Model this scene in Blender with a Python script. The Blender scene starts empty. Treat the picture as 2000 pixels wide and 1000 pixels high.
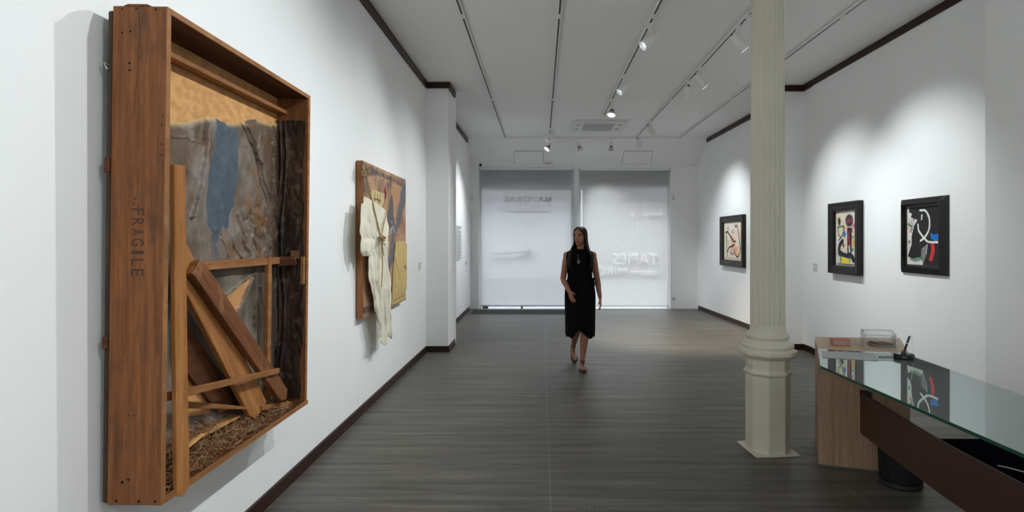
import bpy, bmesh, math, random
import numpy as np
from mathutils import Vector, Matrix

random.seed(7)
SC = bpy.context.scene
COL = SC.collection
PI = math.pi

# ------------------------------------------------------------------ camera
F = 1120.0                      # focal length in pixels of the 2000 px frame
EYE = 1.55
cam_d = bpy.data.cameras.new('camera')
cam_d.sensor_width = 36.0
cam_d.lens = 36.0 * F / 2000.0
cam_d.shift_x = (1000 - 1057) / 2000.0
cam_d.shift_y = -30 / 2000.0
cam_d.clip_start = 0.05
cam = bpy.data.objects.new('camera', cam_d)
COL.objects.link(cam)
cam.location = (0, 0, EYE)
cam.rotation_euler = (PI / 2, 0, 0)
SC.camera = cam

# ------------------------------------------------------------------ view, world
SC.view_settings.view_transform = 'Standard'
SC.view_settings.look = 'None'
SC.view_settings.gamma = 1.0
SC.view_settings.use_curve_mapping = False
SC.view_settings.exposure = 0.42
SC.cycles.max_bounces = 14
SC.cycles.diffuse_bounces = 10
SC.cycles.transparent_max_bounces = 16
SC.cycles.caustics_reflective = False
SC.cycles.caustics_refractive = False
SC.cycles.sample_clamp_indirect = 4.0

world = bpy.data.worlds.new('world')
SC.world = world
world.use_nodes = True
bg = world.node_tree.nodes['Background']
bg.inputs[0].default_value = (0.90, 0.95, 1.0, 1)
bg.inputs[1].default_value = 8.0


def spot_light(name, loc, aim, power, cone, blend=0.9, col=(0.93, 0.98, 1.0), radius=0.03, parent=None):
    d = bpy.data.lights.new(name, 'SPOT')
    d.energy = power
    d.spot_size = math.radians(cone)
    d.spot_blend = blend
    d.color = col
    d.shadow_soft_size = radius
    o = bpy.data.objects.new(name, d)
    COL.objects.link(o)
    v = Vector(aim) - Vector(loc)
    q = v.to_track_quat('-Z', 'Y')
    if parent is not None:
        o.parent = parent
        o.location = Vector(loc) - ORG[parent.name]
    else:
        o.location = loc
    o.rotation_euler = q.to_euler()
    return o


ORG = {}
COOL = (0.92, 0.985, 1.0)
NEUT = (1.0, 0.97, 0.92)
WARM = (1.0, 0.90, 0.76)
# unseen lamps: the crate pair read from its shadows, the rest added as fill
for loc_, aim_, pw_, cn_, cl_, rd_ in (
        ((1.087, 3.75, 3.56), (-1.5, 2.80, 1.40), 106, 100, COOL, 0.025), ((1.087, 2.45, 3.56), (-1.5, 2.65, 1.30), 98, 100, COOL, 0.025),
        ((1.087, 0.3, 3.56), (-1.6, 0.5, 1.5), 74, 110, COOL, 0.04), ((1.087, -2.6, 3.56), (-1.6, -2.6, 1.6), 620, 120, COOL, 0.04),
        ((2.0, -2.4, 3.56), (3.73, -2.4, 1.7), 130, 120, COOL, 0.04), ((2.0, 0.6, 3.56), (3.73, 0.6, 1.4), 40, 110, COOL, 0.04),
        ((1.087, -3.4, 3.56), (1.0, -5.0, 1.7), 240, 120, COOL, 0.05)):
    spot_light('unseen_lamp', loc_, aim_, pw_, cn_, 1.0, cl_, rd_)


# ------------------------------------------------------------------ mesh helpers
class MB:
    def __init__(s):
        s.v, s.f, s.m = [], [], []

    def add(s, vs, fs, mi=0):
        b = len(s.v)
        s.v += [tuple(map(float, p)) for p in vs]
        s.f += [tuple(b + i for i in f) for f in fs]
        s.m += [mi] * len(fs)
        return s

    def box(s, lo, hi, mi=0):
        x0, y0, z0 = lo
        x1, y1, z1 = hi
        vs = [(x0, y0, z0), (x1, y0, z0), (x1, y1, z0), (x0, y1, z0), (x0, y0, z1), (x1, y0, z1), (x1, y1, z1), (x0, y1, z1)]
        return s.add(vs, [(0, 3, 2, 1), (4, 5, 6, 7), (0, 1, 5, 4), (1, 2, 6, 5), (2, 3, 7, 6), (3, 0, 4, 7)], mi)

    def obox(s, c, size, R, mi=0):
        c = Vector(c)
        h = Vector(size) / 2
        vs = []
        for z in (-1, 1):
            for x, y in ((-1, -1), (1, -1), (1, 1), (-1, 1)):
                vs.append(c + R @ Vector((x * h.x, y * h.y, z * h.z)))
        return s.add(vs, [(0, 3, 2, 1), (4, 5, 6, 7), (0, 1, 5, 4), (1, 2, 6, 5), (2, 3, 7, 6), (3, 0, 4, 7)], mi)

    def prism(s, pts, vec, mi=0):
        n = len(pts)
        vec = Vector(vec)
        vs = [Vector(p) for p in pts] + [Vector(p) + vec for p in pts]
        fs = [tuple(range(n - 1, -1, -1)), tuple(range(n, 2 * n))]
        fs += [(i, (i + 1) % n, n + (i + 1) % n, n + i) for i in range(n)]
        return s.add(vs, fs, mi)

    def loft(s, rings, mi=0, caps=True, closed=True):
        n = len(rings[0])
        vs = [p for r in rings for p in r]
        fs = []
        for k in range(len(rings) - 1):
            for i in range(n if closed else n - 1):
                j = (i + 1) % n
                fs.append((k * n + i, k * n + j, (k + 1) * n + j, (k + 1) * n + i))
        if caps:
            fs.append(tuple(range(n - 1, -1, -1)))
            fs.append(tuple((len(rings) - 1) * n + i for i in range(n)))
        return s.add(vs, fs, mi)

    def tube(s, pts, rad, n=10, mi=0, caps=True, flat=1.0, up=None):
        pts = [Vector(p) for p in pts]
        if not hasattr(rad, '__len__'):
            rad = [rad] * len(pts)
        rings = []
        prev = None
        for i, p in enumerate(pts):
            t = (pts[min(i + 1, len(pts) - 1)] - pts[max(i - 1, 0)]).normalized()
            if prev is None:
                a = Vector(up) if up else (Vector((0, 0, 1)) if abs(t.z) < 0.9 else Vector((0, 1, 0)))
            else:
                a = prev
            a = (a - t * a.dot(t)).normalized()
            b = t.cross(a)
            prev = a
            r = rad[i]
            rings.append([p + (a * math.cos(2 * PI * k / n) + b * math.sin(2 * PI * k / n) * flat) * r for k in range(n)])
        return s.loft(rings, mi, caps)

    def lathe(s, prof, c, n=32, axis=None, mi=0, caps=True):
        c = Vector(c)
        if axis is None:
            Q = Matrix.Identity(3)
        else:
            Q = Vector(axis).to_track_quat('Z', 'Y').to_matrix()
        rings = [[c + Q @ Vector((max(r, 1e-5) * math.cos(2 * PI * k / n), max(r, 1e-5) * math.sin(2 * PI * k / n), z)) for k in range(n)] for r, z in prof]
        return s.loft(rings, mi, caps)

    def ball(s, c, r, n=12, R=None, mi=0):
        c = Vector(c)
        if not hasattr(r, '__len__'):
            r = (r, r, r)
        rings = []
        m = max(5, n // 2 + 1)
        for i in range(m):
            th = PI * (i + 0.02) / (m - 0.96)
            ring = []
            for k in range(n):
                q = Vector((r[0] * math.sin(th) * math.cos(2 * PI * k / n), r[1] * math.sin(th) * math.sin(2 * PI * k / n), -r[2] * math.cos(th)))
                ring.append(c + (R @ q if R is not None else q))
            rings.append(ring)
        return s.loft(rings, mi)

    def build(s, name, mats, parent=None, smooth=False, bevel=0.0, origin=None, sharp=40, segs=1):
        me = bpy.data.meshes.new(name)
        if parent is not None:
            org = ORG[parent.name]
        elif origin is not None:
            org = Vector(origin)
        else:
            a = np.array(s.v)
            lo, hi = a.min(0), a.max(0)
            org = Vector(((lo[0] + hi[0]) / 2, (lo[1] + hi[1]) / 2, lo[2]))
        me.from_pydata([tuple(Vector(p) - org) for p in s.v], [], s.f)
        if not isinstance(mats, (list, tuple)):
            mats = [mats]
        for m in mats:
            me.materials.append(m)
        me.polygons.foreach_set('material_index', s.m)
        bm = bmesh.new()
        bm.from_mesh(me)
        bmesh.ops.recalc_face_normals(bm, faces=bm.faces)
        bm.to_mesh(me)
        bm.free()
        if smooth:
            me.polygons.foreach_set('use_smooth', [True] * len(me.polygons))
            me.set_sharp_from_angle(angle=math.radians(sharp))
        o = bpy.data.objects.new(name, me)
        COL.objects.link(o)
        ORG[o.name] = org.copy()
        if parent is not None:
            o.parent = parent
        else:
            o.location = org
        if bevel:
            b = o.modifiers.new('edge', 'BEVEL')
            b.width = bevel
            b.segments = segs
            b.limit_method = 'ANGLE'
        return o


def tag(o, label=None, cat=None, group=None, kind=None):
    if label: o['label'] = label
    if cat: o['category'] = cat
    if group: o['group'] = group
    if kind: o['kind'] = kind
    return o


def thing(name, loc, label, cat, group=None):
    o = bpy.data.objects.new(name, None)
    o.empty_display_size = 0.1
    COL.objects.link(o)
    o.location = loc
    ORG[o.name] = Vector(loc)
    return tag(o, label, cat, group)


def S(r, g, b):
    """sRGB 0-255 to linear"""
    out = []
    for c in (r, g, b):
        c /= 255.0
        out.append(c / 12.92 if c <= 0.04045 else ((c + 0.055) / 1.055) ** 2.4)
    return tuple(out)


# ------------------------------------------------------------------ materials
def new_mat(name):
    m = bpy.data.materials.new(name)
    m.use_nodes = True
    nt = m.node_tree
    return m, nt, nt.nodes['Principled BSDF']


def N(nt, kind, **kw):
    n = nt.nodes.new(kind)
    for k, v in kw.items():
        if k in n.inputs:
            n.inputs[k].default_value = v
        else:
            setattr(n, k, v)
    return n


def ramp(nt, fac, stops):
    r = nt.nodes.new('ShaderNodeValToRGB')
    el = r.color_ramp.elements
    while len(el) < len(stops):
        el.new(0.5)
    for e, (p, c) in zip(el, stops):
        e.position = p
        e.color = (*c, 1)
    nt.links.new(fac, r.inputs[0])
    return r.outputs[0]


def coords(nt, scale=(1, 1, 1), rot=(0, 0, 0), loc=(0, 0, 0)):
    tc = nt.nodes.new('ShaderNodeTexCoord')
    out = tc.outputs['Object']
    if any(rot):                                  # turn first, then stretch
        rm = nt.nodes.new('ShaderNodeMapping')
        rm.inputs['Rotation'].default_value = rot
        nt.links.new(out, rm.inputs['Vector'])
        out = rm.outputs[0]
    mp = nt.nodes.new('ShaderNodeMapping')
    mp.inputs['Scale'].default_value = scale
    mp.inputs['Location'].default_value = loc
    nt.links.new(out, mp.inputs['Vector'])
    return mp.outputs[0]


def noise(nt, vec, scale, detail=4, rough=0.55):
    n = nt.nodes.new('ShaderNodeTexNoise')
    n.inputs['Scale'].default_value = scale
    n.inputs['Detail'].default_value = detail
    n.inputs['Roughness'].default_value = rough
    nt.links.new(vec, n.inputs['Vector'])
    return n.outputs['Fac']


def mix(nt, fac, a, b, mode='MIX'):
    n = nt.nodes.new('ShaderNodeMix')
    n.data_type = 'RGBA'
    n.blend_type = mode
    for val, sock in ((fac, n.inputs[0]), (a, n.inputs[6]), (b, n.inputs[7])):
        if hasattr(val, 'is_linked') or hasattr(val, 'links'):
            nt.links.new(val, sock)
        elif isinstance(val, (int, float)):
            sock.default_value = val
        else:
            sock.default_value = (*val, 1)
    return n.outputs[2]


def bump(nt, p, height, strength=0.2, dist=0.01):
    b = nt.nodes.new('ShaderNodeBump')
    b.inputs['Strength'].default_value = strength
    b.inputs['Distance'].default_value = dist
    nt.links.new(height, b.inputs['Height'])
    nt.links.new(b.outputs[0], p.inputs['Normal'])


def plain(name, col, rough=0.5, metal=0.0, spec=0.5, var=0.06, vscale=6.0, bmp=0.0, bscale=60.0):
    """a paint, plastic or metal with a little procedural unevenness"""
    m, nt, p = new_mat(name)
    v = coords(nt)
    n = noise(nt, v, vscale, 3)
    c = ramp(nt, n, [(0.3, tuple(x * (1 - var) for x in col)), (0.7, tuple(min(1, x * (1 + var)) for x in col))])
    nt.links.new(c, p.inputs['Base Color'])
    p.inputs['Roughness'].default_value = rough
    p.inputs['Metallic'].default_value = metal
    p.inputs['Specular IOR Level'].default_value = spec
    if bmp:
        bump(nt, p, noise(nt, v, bscale, 3), bmp, 0.003)
    return m


def wood(name, dark, light, stretch=(14, 14, 1.0), rot=(0, 0, 0), scale=2.2, rough=0.6, stain=None, stain_amt=0.5, sscale=2.5, saw=None):
    m, nt, p = new_mat(name)
    v = coords(nt, stretch, rot)
    n1 = noise(nt, v, scale, 7, 0.62)
    c = ramp(nt, n1, [(0.32, dark), (0.55, tuple((a + b) / 2 for a, b in zip(dark, light))), (0.7, light)])
    v2 = coords(nt, tuple(x * 3.2 for x in stretch), rot)
    n2 = noise(nt, v2, scale * 1.7, 3, 0.5)
    c = mix(nt, 1.0, c, ramp(nt, n2, [(0.35, (0.78, 0.74, 0.70)), (0.6, (1, 1, 1))]), 'MULTIPLY')
    if stain:
        v3 = coords(nt, (1.6, 1.6, 0.8))
        n3 = noise(nt, v3, sscale, 5, 0.65)
        f = ramp(nt, n3, [(0.55, (0, 0, 0)), (0.72, (stain_amt,) * 3)])
        c = mix(nt, f, c, stain)
    if saw:
        w = nt.nodes.new('ShaderNodeTexWave')
        w.bands_direction = saw[0]
        w.inputs['Scale'].default_value = saw[1]
        w.inputs['Distortion'].default_value = 1.5
        w.inputs['Detail'].default_value = 2
        nt.links.new(coords(nt, (1, 1, 1), rot), w.inputs['Vector'])
        c = mix(nt, 1.0, c, ramp(nt, w.outputs['Fac'], [(0.0, (0.84, 0.82, 0.80)), (0.5, (1, 1, 1))]), 'MULTIPLY')
    nt.links.new(c, p.inputs['Base Color'])
    p.inputs['Roughness'].default_value = rough
    p.inputs['Specular IOR Level'].default_value = 0.3
    bump(nt, p, n2, 0.25, 0.002)
    return m


def painted(name, rough=0.6, spec=0.3, bmp=0.1):
    """colour comes from the paint laid on the mesh (attribute Col)"""
    m, nt, p = new_mat(name)
    a = nt.nodes.new('ShaderNodeAttribute')
    a.attribute_name = 'Col'
    v = coords(nt)
    c = mix(nt, 1.0, a.outputs['Color'], ramp(nt, noise(nt, v, 40, 4), [(0.3, (0.9, 0.9, 0.9)), (0.7, (1, 1, 1))]), 'MULTIPLY')
    nt.links.new(c, p.inputs['Base Color'])
    p.inputs['Roughness'].default_value = rough
    p.inputs['Specular IOR Level'].default_value = spec
    if bmp:
        bump(nt, p, noise(nt, v, 120, 4), bmp, 0.002)
    return m


def glow(name, col, strength):
    m = bpy.data.materials.new(name)
    m.use_nodes = True
    nt = m.node_tree
    nt.nodes.clear()
    e = nt.nodes.new('ShaderNodeEmission')
    e.inputs[0].default_value = (*col, 1)
    e.inputs[1].default_value = strength
    o = nt.nodes.new('ShaderNodeOutputMaterial')
    nt.links.new(e.outputs[0], o.inputs[0])
    return m


def thin_glass(name, tint=(1, 1, 1), gloss=0.08, rough=0.0):
    m = bpy.data.materials.new(name)
    m.use_nodes = True
    nt = m.node_tree
    nt.nodes.clear()
    t = nt.nodes.new('ShaderNodeBsdfTransparent')
    t.inputs[0].default_value = (*tint, 1)
    g = nt.nodes.new('ShaderNodeBsdfGlossy')
    g.inputs['Roughness'].default_value = rough
    lw = nt.nodes.new('ShaderNodeLayerWeight')
    lw.inputs[0].default_value = 0.25
    mm = nt.nodes.new('ShaderNodeMath')
    mm.operation = 'MULTIPLY_ADD'
    mm.inputs[1].default_value = 0.6
    mm.inputs[2].default_value = gloss * 0.5
    nt.links.new(lw.outputs['Fresnel'], mm.inputs[0])
    x = nt.nodes.new('ShaderNodeMixShader')
    nt.links.new(mm.outputs[0], x.inputs[0])
    nt.links.new(t.outputs[0], x.inputs[1])
    nt.links.new(g.outputs[0], x.inputs[2])
    o = nt.nodes.new('ShaderNodeOutputMaterial')
    nt.links.new(x.outputs[0], o.inputs[0])
    return m


def blind_mat(name, col, clear, transl):
    m = bpy.data.materials.new(name)
    m.use_nodes = True
    nt = m.node_tree
    nt.nodes.clear()
    v = coords(nt, (1, 1, 1))
    c = ramp(nt, noise(nt, v, 90, 2), [(0.3, tuple(x * 0.97 for x in col)), (0.7, col)])
    d = nt.nodes.new('ShaderNodeBsdfDiffuse')
    tl = nt.nodes.new('ShaderNodeBsdfTranslucent')
    tr = nt.nodes.new('ShaderNodeBsdfTransparent')
    nt.links.new(c, d.inputs[0])
    nt.links.new(c, tl.inputs[0])
    a = nt.nodes.new('ShaderNodeMixShader')
    a.inputs[0].default_value = transl
    nt.links.new(d.outputs[0], a.inputs[1])
    nt.links.new(tl.outputs[0], a.inputs[2])
    b = nt.nodes.new('ShaderNodeMixShader')
    b.inputs[0].default_value = clear
    nt.links.new(a.outputs[0], b.inputs[1])
    nt.links.new(tr.outputs[0], b.inputs[2])
    o = nt.nodes.new('ShaderNodeOutputMaterial')
    nt.links.new(b.outputs[0], o.inputs[0])
    return m


def floor_mat():
    m, nt, p = new_mat('floor_plank_tile')
    v = coords(nt, (0.5, 9.0, 1.0))
    n1 = noise(nt, v, 1.6, 8, 0.62)
    v2 = coords(nt, (1.6, 40.0, 1.0))
    n2 = noise(nt, v2, 1.5, 4, 0.6)
    c = ramp(nt, n1, [(0.30, (0.052, 0.047, 0.039)), (0.5, (0.102, 0.093, 0.078)), (0.70, (0.165, 0.151, 0.127))])
    c = mix(nt, 1.0, c, ramp(nt, n2, [(0.3, (0.80, 0.80, 0.80)), (0.65, (1.06, 1.06, 1.06))]), 'MULTIPLY')
    # saw chatter: short marks across the grain, only in some bands
    w = nt.nodes.new('ShaderNodeTexWave')
    w.bands_direction = 'X'
    w.inputs['Scale'].default_value = 13
    w.inputs['Distortion'].default_value = 3.0
    w.inputs['Detail'].default_value = 2
    nt.links.new(coords(nt, (1, 1.5, 1)), w.inputs['Vector'])
    band = ramp(nt, noise(nt, coords(nt, (0.8, 5.0, 1)), 1.3, 4), [(0.52, (0, 0, 0)), (0.66, (1, 1, 1))])
    ch = mix(nt, band, (1, 1, 1), ramp(nt, w.outputs['Fac'], [(0.0, (0.86, 0.86, 0.86)), (1.0, (1.12, 1.12, 1.12))]))
    c = mix(nt, 1.0, c, ch, 'MULTIPLY')
    # joints
    sep = nt.nodes.new('ShaderNodeSeparateXYZ')
    nt.links.new(coords(nt), sep.inputs[0])

    def joint(sock, off, period, width):
        a = N(nt, 'ShaderNodeMath', operation='ADD')
        a.inputs[1].default_value = off
        nt.links.new(sock, a.inputs[0])
        q = N(nt, 'ShaderNodeMath', operation='PINGPONG')
        q.inputs[1].default_value = period / 2
        nt.links.new(a.outputs[0], q.inputs[0])
        l = N(nt, 'ShaderNodeMath', operation='LESS_THAN')
        l.inputs[1].default_value = width
        nt.links.new(q.outputs[0], l.inputs[0])
        return l.outputs[0]
    jx = joint(sep.outputs[0], -0.055, 1.86, 0.0022)
    jy = joint(sep.outputs[1], 0.1, 1.2, 0.0010)
    c = mix(nt, jx, c, (0.20, 0.19, 0.175))
    c = mix(nt, jy, c, (0.15, 0.14, 0.125))
    nt.links.new(c, p.inputs['Base Color'])
    p.inputs['Roughness'].default_value = 0.45
    p.inputs['Specular IOR Level'].default_value = 0.36
    bump(nt, p, n2, 0.12, 0.002)
    return m


M = {}
M['wall'] = plain('white_wall_paint', (0.90, 0.90, 0.90), 0.75, spec=0.2, var=0.012, vscale=2.0, bmp=0.04, bscale=140)
M['ceiling'] = plain('ceiling_paint', (0.90, 0.90, 0.90), 0.8, spec=0.15, var=0.012, vscale=1.5, bmp=0.03, bscale=120)
M['floor'] = floor_mat()
M['trim'] = wood('dark_walnut_trim', S(34, 18, 14), S(66, 36, 28), (3, 1.0, 14), scale=2.0, rough=0.4)
M['white_metal'] = plain('white_powder_coat', (0.78, 0.78, 0.76), 0.35, var=0.03)
M['black'] = plain('black_slot', (0.008, 0.009, 0.01), 0.5)
M['black_gloss'] = plain('black_gloss_plastic', (0.012, 0.012, 0.013), 0.2)
M['chrome'] = plain('brushed_chrome', (0.55, 0.55, 0.52), 0.25, metal=1.0)
M['lamp_on'] = glow('lit_lamp', (0.95, 0.99, 1.0), 9)
M['lamp_inner'] = plain('lamp_reflector', (0.55, 0.55, 0.55), 0.3, metal=0.6)
M['lamp_off'] = plain('dark_lens', (0.30, 0.30, 0.30), 0.15)
M['column'] = plain('cream_cast_iron_paint', S(205, 201, 184), 0.45, var=0.05, vscale=3, bmp=0.12, bscale=35)
M['alu'] = plain('grey_aluminium', (0.45, 0.47, 0.50), 0.35, metal=0.7)
M['white_frame'] = plain('white_window_frame', (0.74, 0.77, 0.80), 0.4)
M['grille'] = plain('grey_grille', (0.42, 0.42, 0.42), 0.6)
M['glass'] = thin_glass('window_glass')
M['nail'] = plain('rusty_nail_mark', (0.018, 0.012, 0.009), 0.9, spec=0.05)
M['label_paper'] = plain('label_paper', (0.74, 0.75, 0.75), 0.7)
M['ink'] = plain('grey_ink', (0.12, 0.12, 0.12), 0.7)

# ================================================================== THE ROOM
XL, XR, CZ = -1.605, 3.73, 3.75        # left wall, right wall, ceiling height
YF, YB = -5.0, 13.05                   # wall behind the camera, back wall


def struct(name, mb, mat, **kw):
    o = mb.build(name, mat, **kw)
    o['kind'] = 'structure'
    return o


struct('floor', MB().box((XL - 0.2, YF - 0.2, -0.12), (XR + 0.2, 13.30, 0.0)), M['floor'], origin=(0, 0, 0))
struct('ceiling', MB().box((XL - 0.2, YF - 0.2, CZ), (XR + 0.2, 13.3, CZ + 0.12)), M['ceiling'])
struct('wall_left', MB().box((XL - 0.15, YF, 0), (XL, 13.3, CZ)).box((XL - 0.02, 7.98, 0), (-1.295, 8.72, CZ)), M['wall'])
wr = MB().box((XR, YF, 0), (XR + 0.15, 13.3, CZ))
wr.box((3.385, 8.14, 0), (XR + 0.02, 8.80, CZ))                      # pilaster behind the column
wr.prism([(3.685, 8.75, 0), (3.56, YB + 0.05, 0), (XR + 0.02, YB + 0.05, 0), (XR + 0.02, 8.75, 0)], (0, 0, CZ))
wr.box((3.712, 4.35, 0), (XR + 0.02, 7.85, CZ))                      # lining the two pictures hang on
wr.box((3.45, 3.0, 0), (XR + 0.02, 4.455, CZ))                       # pilaster beside the desk
struct('wall_right', wr, M['wall'])
struct('wall_front', MB().box((XL, YF - 0.15, 0), (XR, YF, CZ)), M['wall'])
WX0, WX1, WZ = -1.415, 2.935, 3.20
wb = MB()
wb.box((XL - 0.02, YB, 0), (WX0, 13.3, CZ)).box((WX1, YB, 0), (XR, 13.3, CZ)).box((WX0, YB, WZ), (WX1, 13.3, CZ))
struct('wall_back', wb, M['wall'])
struct('ceiling_slope', MB().prism([(XL, 12.30, CZ), (XL, YB, 3.235), (XL, YB, CZ)], (XR - XL, 0, 0)), M['ceiling'])

# dark wood cornice and skirting
def strip(name, runs, z0, z1):
    mb = MB()
    for pts in runs:
        mb.prism([(x, y, z0) for x, y in pts], (0, 0, z1 - z0))
    return struct(name, mb, M['trim'])


def rect(x0, y0, x1, y1):
    return [(x0, y0), (x1, y0), (x1, y1), (x0, y1)]


t = 0.03
strip('trim_1', [rect(XL, YF, XL + t, 7.98), rect(XL, 7.98 - t, -1.295, 7.98), rect(-1.295, 7.98 - t, -1.295 + t, 8.50), rect(XL, 8.72, XL + t, 12.36)], 3.667, CZ)
strip('trim_2', [rect(XR - t, YF, XR, 8.14), rect(3.385 - t, 8.14 - t, XR, 8.14), rect(3.385 - t, 8.14 - t, 3.385, 8.75),
                 [(3.685 - t, 8.75), (3.685, 8.75), (3.582, 12.33), (3.582 - t, 12.33)]], 3.667, CZ)
s = 0.016
strip('baseboard_left', [rect(XL, YF, XL + s, 7.98), rect(XL, 7.98 - s, -1.295, 7.98), rect(-1.295, 7.98 - s, -1.295 + s, 8.54), rect(XL, 8.72, XL + s, 12.75)], 0, 0.084)
strip('baseboard_right', [rect(XR - s, YF, XR, 3.0), rect(3.712 - s, 4.45, 3.712, 7.85), rect(XR - s, 7.85, XR, 8.14), rect(3.385 - s, 8.14 - s, XR, 8.14), rect(3.385 - s, 8.14 - s, 3.385, 8.75),
                          [(3.685 - s, 8.75), (3.685, 8.75), (3.560, 12.95), (3.560 - s, 12.95)]], 0, 0.084)

# access hatches set in the sloping ceiling end
sd = Vector((0, YB - 12.30, 3.235 - CZ)).normalized()
sn = Vector((0, sd.z, -sd.y))
if sn.z > 0: sn = -sn
for (x0, x1, lab) in ((-0.60, 0.05, 'flush white ceiling hatch above the window bay with the lettered sign'), (1.82, 2.47, 'flush white ceiling hatch above the brighter window blind')):
    R = Matrix((Vector((1, 0, 0)), sd, -sn)).transposed()
    c = Vector(((x0 + x1) / 2, 12.30, CZ)) + sd * 0.60
    r = thing('access_hatch', c, lab, 'hatch', 'hatches in the sloping ceiling')
    MB().obox(c + sn * 0.009, (x1 - x0 - 0.012, 0.40, 0.012), R).build('hatch_panel', M['ceiling'], r)
    fr = MB()
    for dx, dy, sx, sy in ((0, 0.205, x1 - x0, 0.008), (0, -0.205, x1 - x0, 0.008), ((x1 - x0) / 2, 0, 0.008, 0.41), (-(x1 - x0) / 2, 0, 0.008, 0.41)):
        fr.obox(c + Vector((dx, 0, 0)) + sd * dy + sn * 0.007, (sx, sy, 0.008), R)
    fr.build('hatch_gap', M['grille'], r)

# ------------------------------------------------------------------ the shop window
def window(n, x0, x1):
    yg = 13.16
    r = bpy.data.objects.new('window_%d' % n, None)
    COL.objects.link(r)
    r.location = ((x0 + x1) / 2, yg, 0)
    ORG[r.name] = Vector(r.location)
    r['kind'] = 'structure'
    fr = MB()
    w = 0.05
    fr.box((x0, yg - 0.03, 0), (x0 + w, yg + 0.03, WZ)).box((x1 - w, yg - 0.03, 0), (x1, yg + 0.03, WZ))
    fr.box((x0, yg - 0.03, WZ - w), (x1, yg + 0.03, WZ)).box((x0, yg - 0.03, 0), (x1, yg + 0.03, 0.022))
    fr.build('window_frame', M['white_frame'], r)
    MB().box((x0 + w, yg - 0.004, 0.022), (x1 - w, yg + 0.004, WZ - w)).build('window_pane', M['glass'], r)
    return r


w1 = window(1, WX0, 0.735)
w2 = window(2, 0.855, WX1)
struct('trim_3', MB().box((0.735, 13.06, 0), (0.855, 13.22, WZ)), M['white_frame'])
struct('trim_4', MB().box((WX0, 12.985, 0.0), (WX1, 13.10, 0.012)), M['white_frame'])   # floor track
# door stops under the first blind
for x, wdt, lab in ((-1.27, 0.13, 'small dark door shoe under the blind nearest the security camera'), (-0.44, 0.05, 'narrow dark door shoe under the middle of the blind'), (0.66, 0.10, 'dark door shoe under the blind beside the white window post')):
    tag(MB().box((x - wdt / 2, 13.02, 0.012), (x + wdt / 2, 13.08, 0.06)).build('door_shoe', M['ink'], bevel=0.004), lab, 'door fitting', 'door shoes in the window track')

M['blind_a'] = blind_mat('blind_fabric_grey', (0.57, 0.58, 0.60), 0.10, 0.46)
M['blind_b'] = blind_mat('blind_fabric_white', (0.73, 0.73, 0.715), 0.30, 0.50)


def blind(x0, x1, ztop, mat, lab):
    yb = 13.03
    r = thing('roller_blind', ((x0 + x1) / 2, yb, 0.055), lab, 'blind', 'roller blinds over the shop window')
    sh = MB()
    # woven sheet, a very slight waviness across its width
    n = 40
    rings = []
    for z in (0.075, ztop - 0.03):
        ring = [(x0 + (x1 - x0) * i / n, yb + 0.0025 * math.sin(i * 0.9) + 0.001 * math.sin(i * 2.3), z) for i in range(n + 1)]
        rings.append(ring)
    sh.loft(rings, caps=False, closed=False)
    sh.build('blind_sheet', mat, r, smooth=True)
    MB().box((x0, yb - 0.012, 0.055), (x1, yb + 0.012, 0.085)).build('hem_bar', mat, r, bevel=0.004)
    MB().tube([(x0, yb, ztop), (x1, yb, ztop)], 0.034, 16).build('roller_tube', M['white_frame'], r, smooth=True)
    for x in (x0 - 0.008, x1 + 0.008):
        MB().box((x - 0.008, yb - 0.035, ztop - 0.045), (x + 0.008, yb + 0.05, ztop + 0.04)).build('bracket', M['grille'], r)
    cx = x1 - 0.02
    MB().tube([(cx, yb - 0.03, ztop), (cx, yb - 0.03, 1.0)], 0.003, 6).build('chain', M['white_frame'], r)


blind(-1.395, 0.715, 3.185, M['blind_a'], 'grey-white roller blind, pulled down beside the wall with the security camera')
blind(0.872, 2.915, 3.170, M['blind_b'], 'brighter roller blind with window lettering showing through it')


def text_mesh(name, body, height, mat, parent=None, loc=(0, 0, 0), R=None, mirror=False, depth=0.002, width=None, align='CENTER', bold=0.0):
    cu = bpy.data.curves.new(name, 'FONT')
    cu.body = body
    cu.align_x = align
    cu.align_y = 'CENTER'
    cu.size = 1.0
    cu.extrude = 0.5
    cu.offset = bold
    tmp = bpy.data.objects.new(name, cu)
    COL.objects.link(tmp)
    dg = bpy.context.evaluated_depsgraph_get()
    me = bpy.data.meshes.new_from_object(tmp.evaluated_get(dg))
    bpy.data.objects.remove(tmp)
    a = np.zeros(len(me.vertices) * 3)
    me.vertices.foreach_get('co', a)
    a = a.reshape(-1, 3)
    lo, hi = a.min(0), a.max(0)
    k = height / (hi[1] - lo[1])
    kx = k if width is None else width / (hi[0] - lo[0])
    a[:, 0] = (a[:, 0] - (lo[0] + hi[0]) / 2) * kx * (-1 if mirror else 1)
    a[:, 1] = (a[:, 1] - (lo[1] + hi[1]) / 2) * k
    a[:, 2] *= depth
    R = R or Matrix.Identity(3)
    mb = MB()
    mb.add([Vector(loc) + R @ Vector(p) for p in a], [tuple(p.vertices) for p in me.polygons])
    return mb.build(name, mat, parent)


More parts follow.
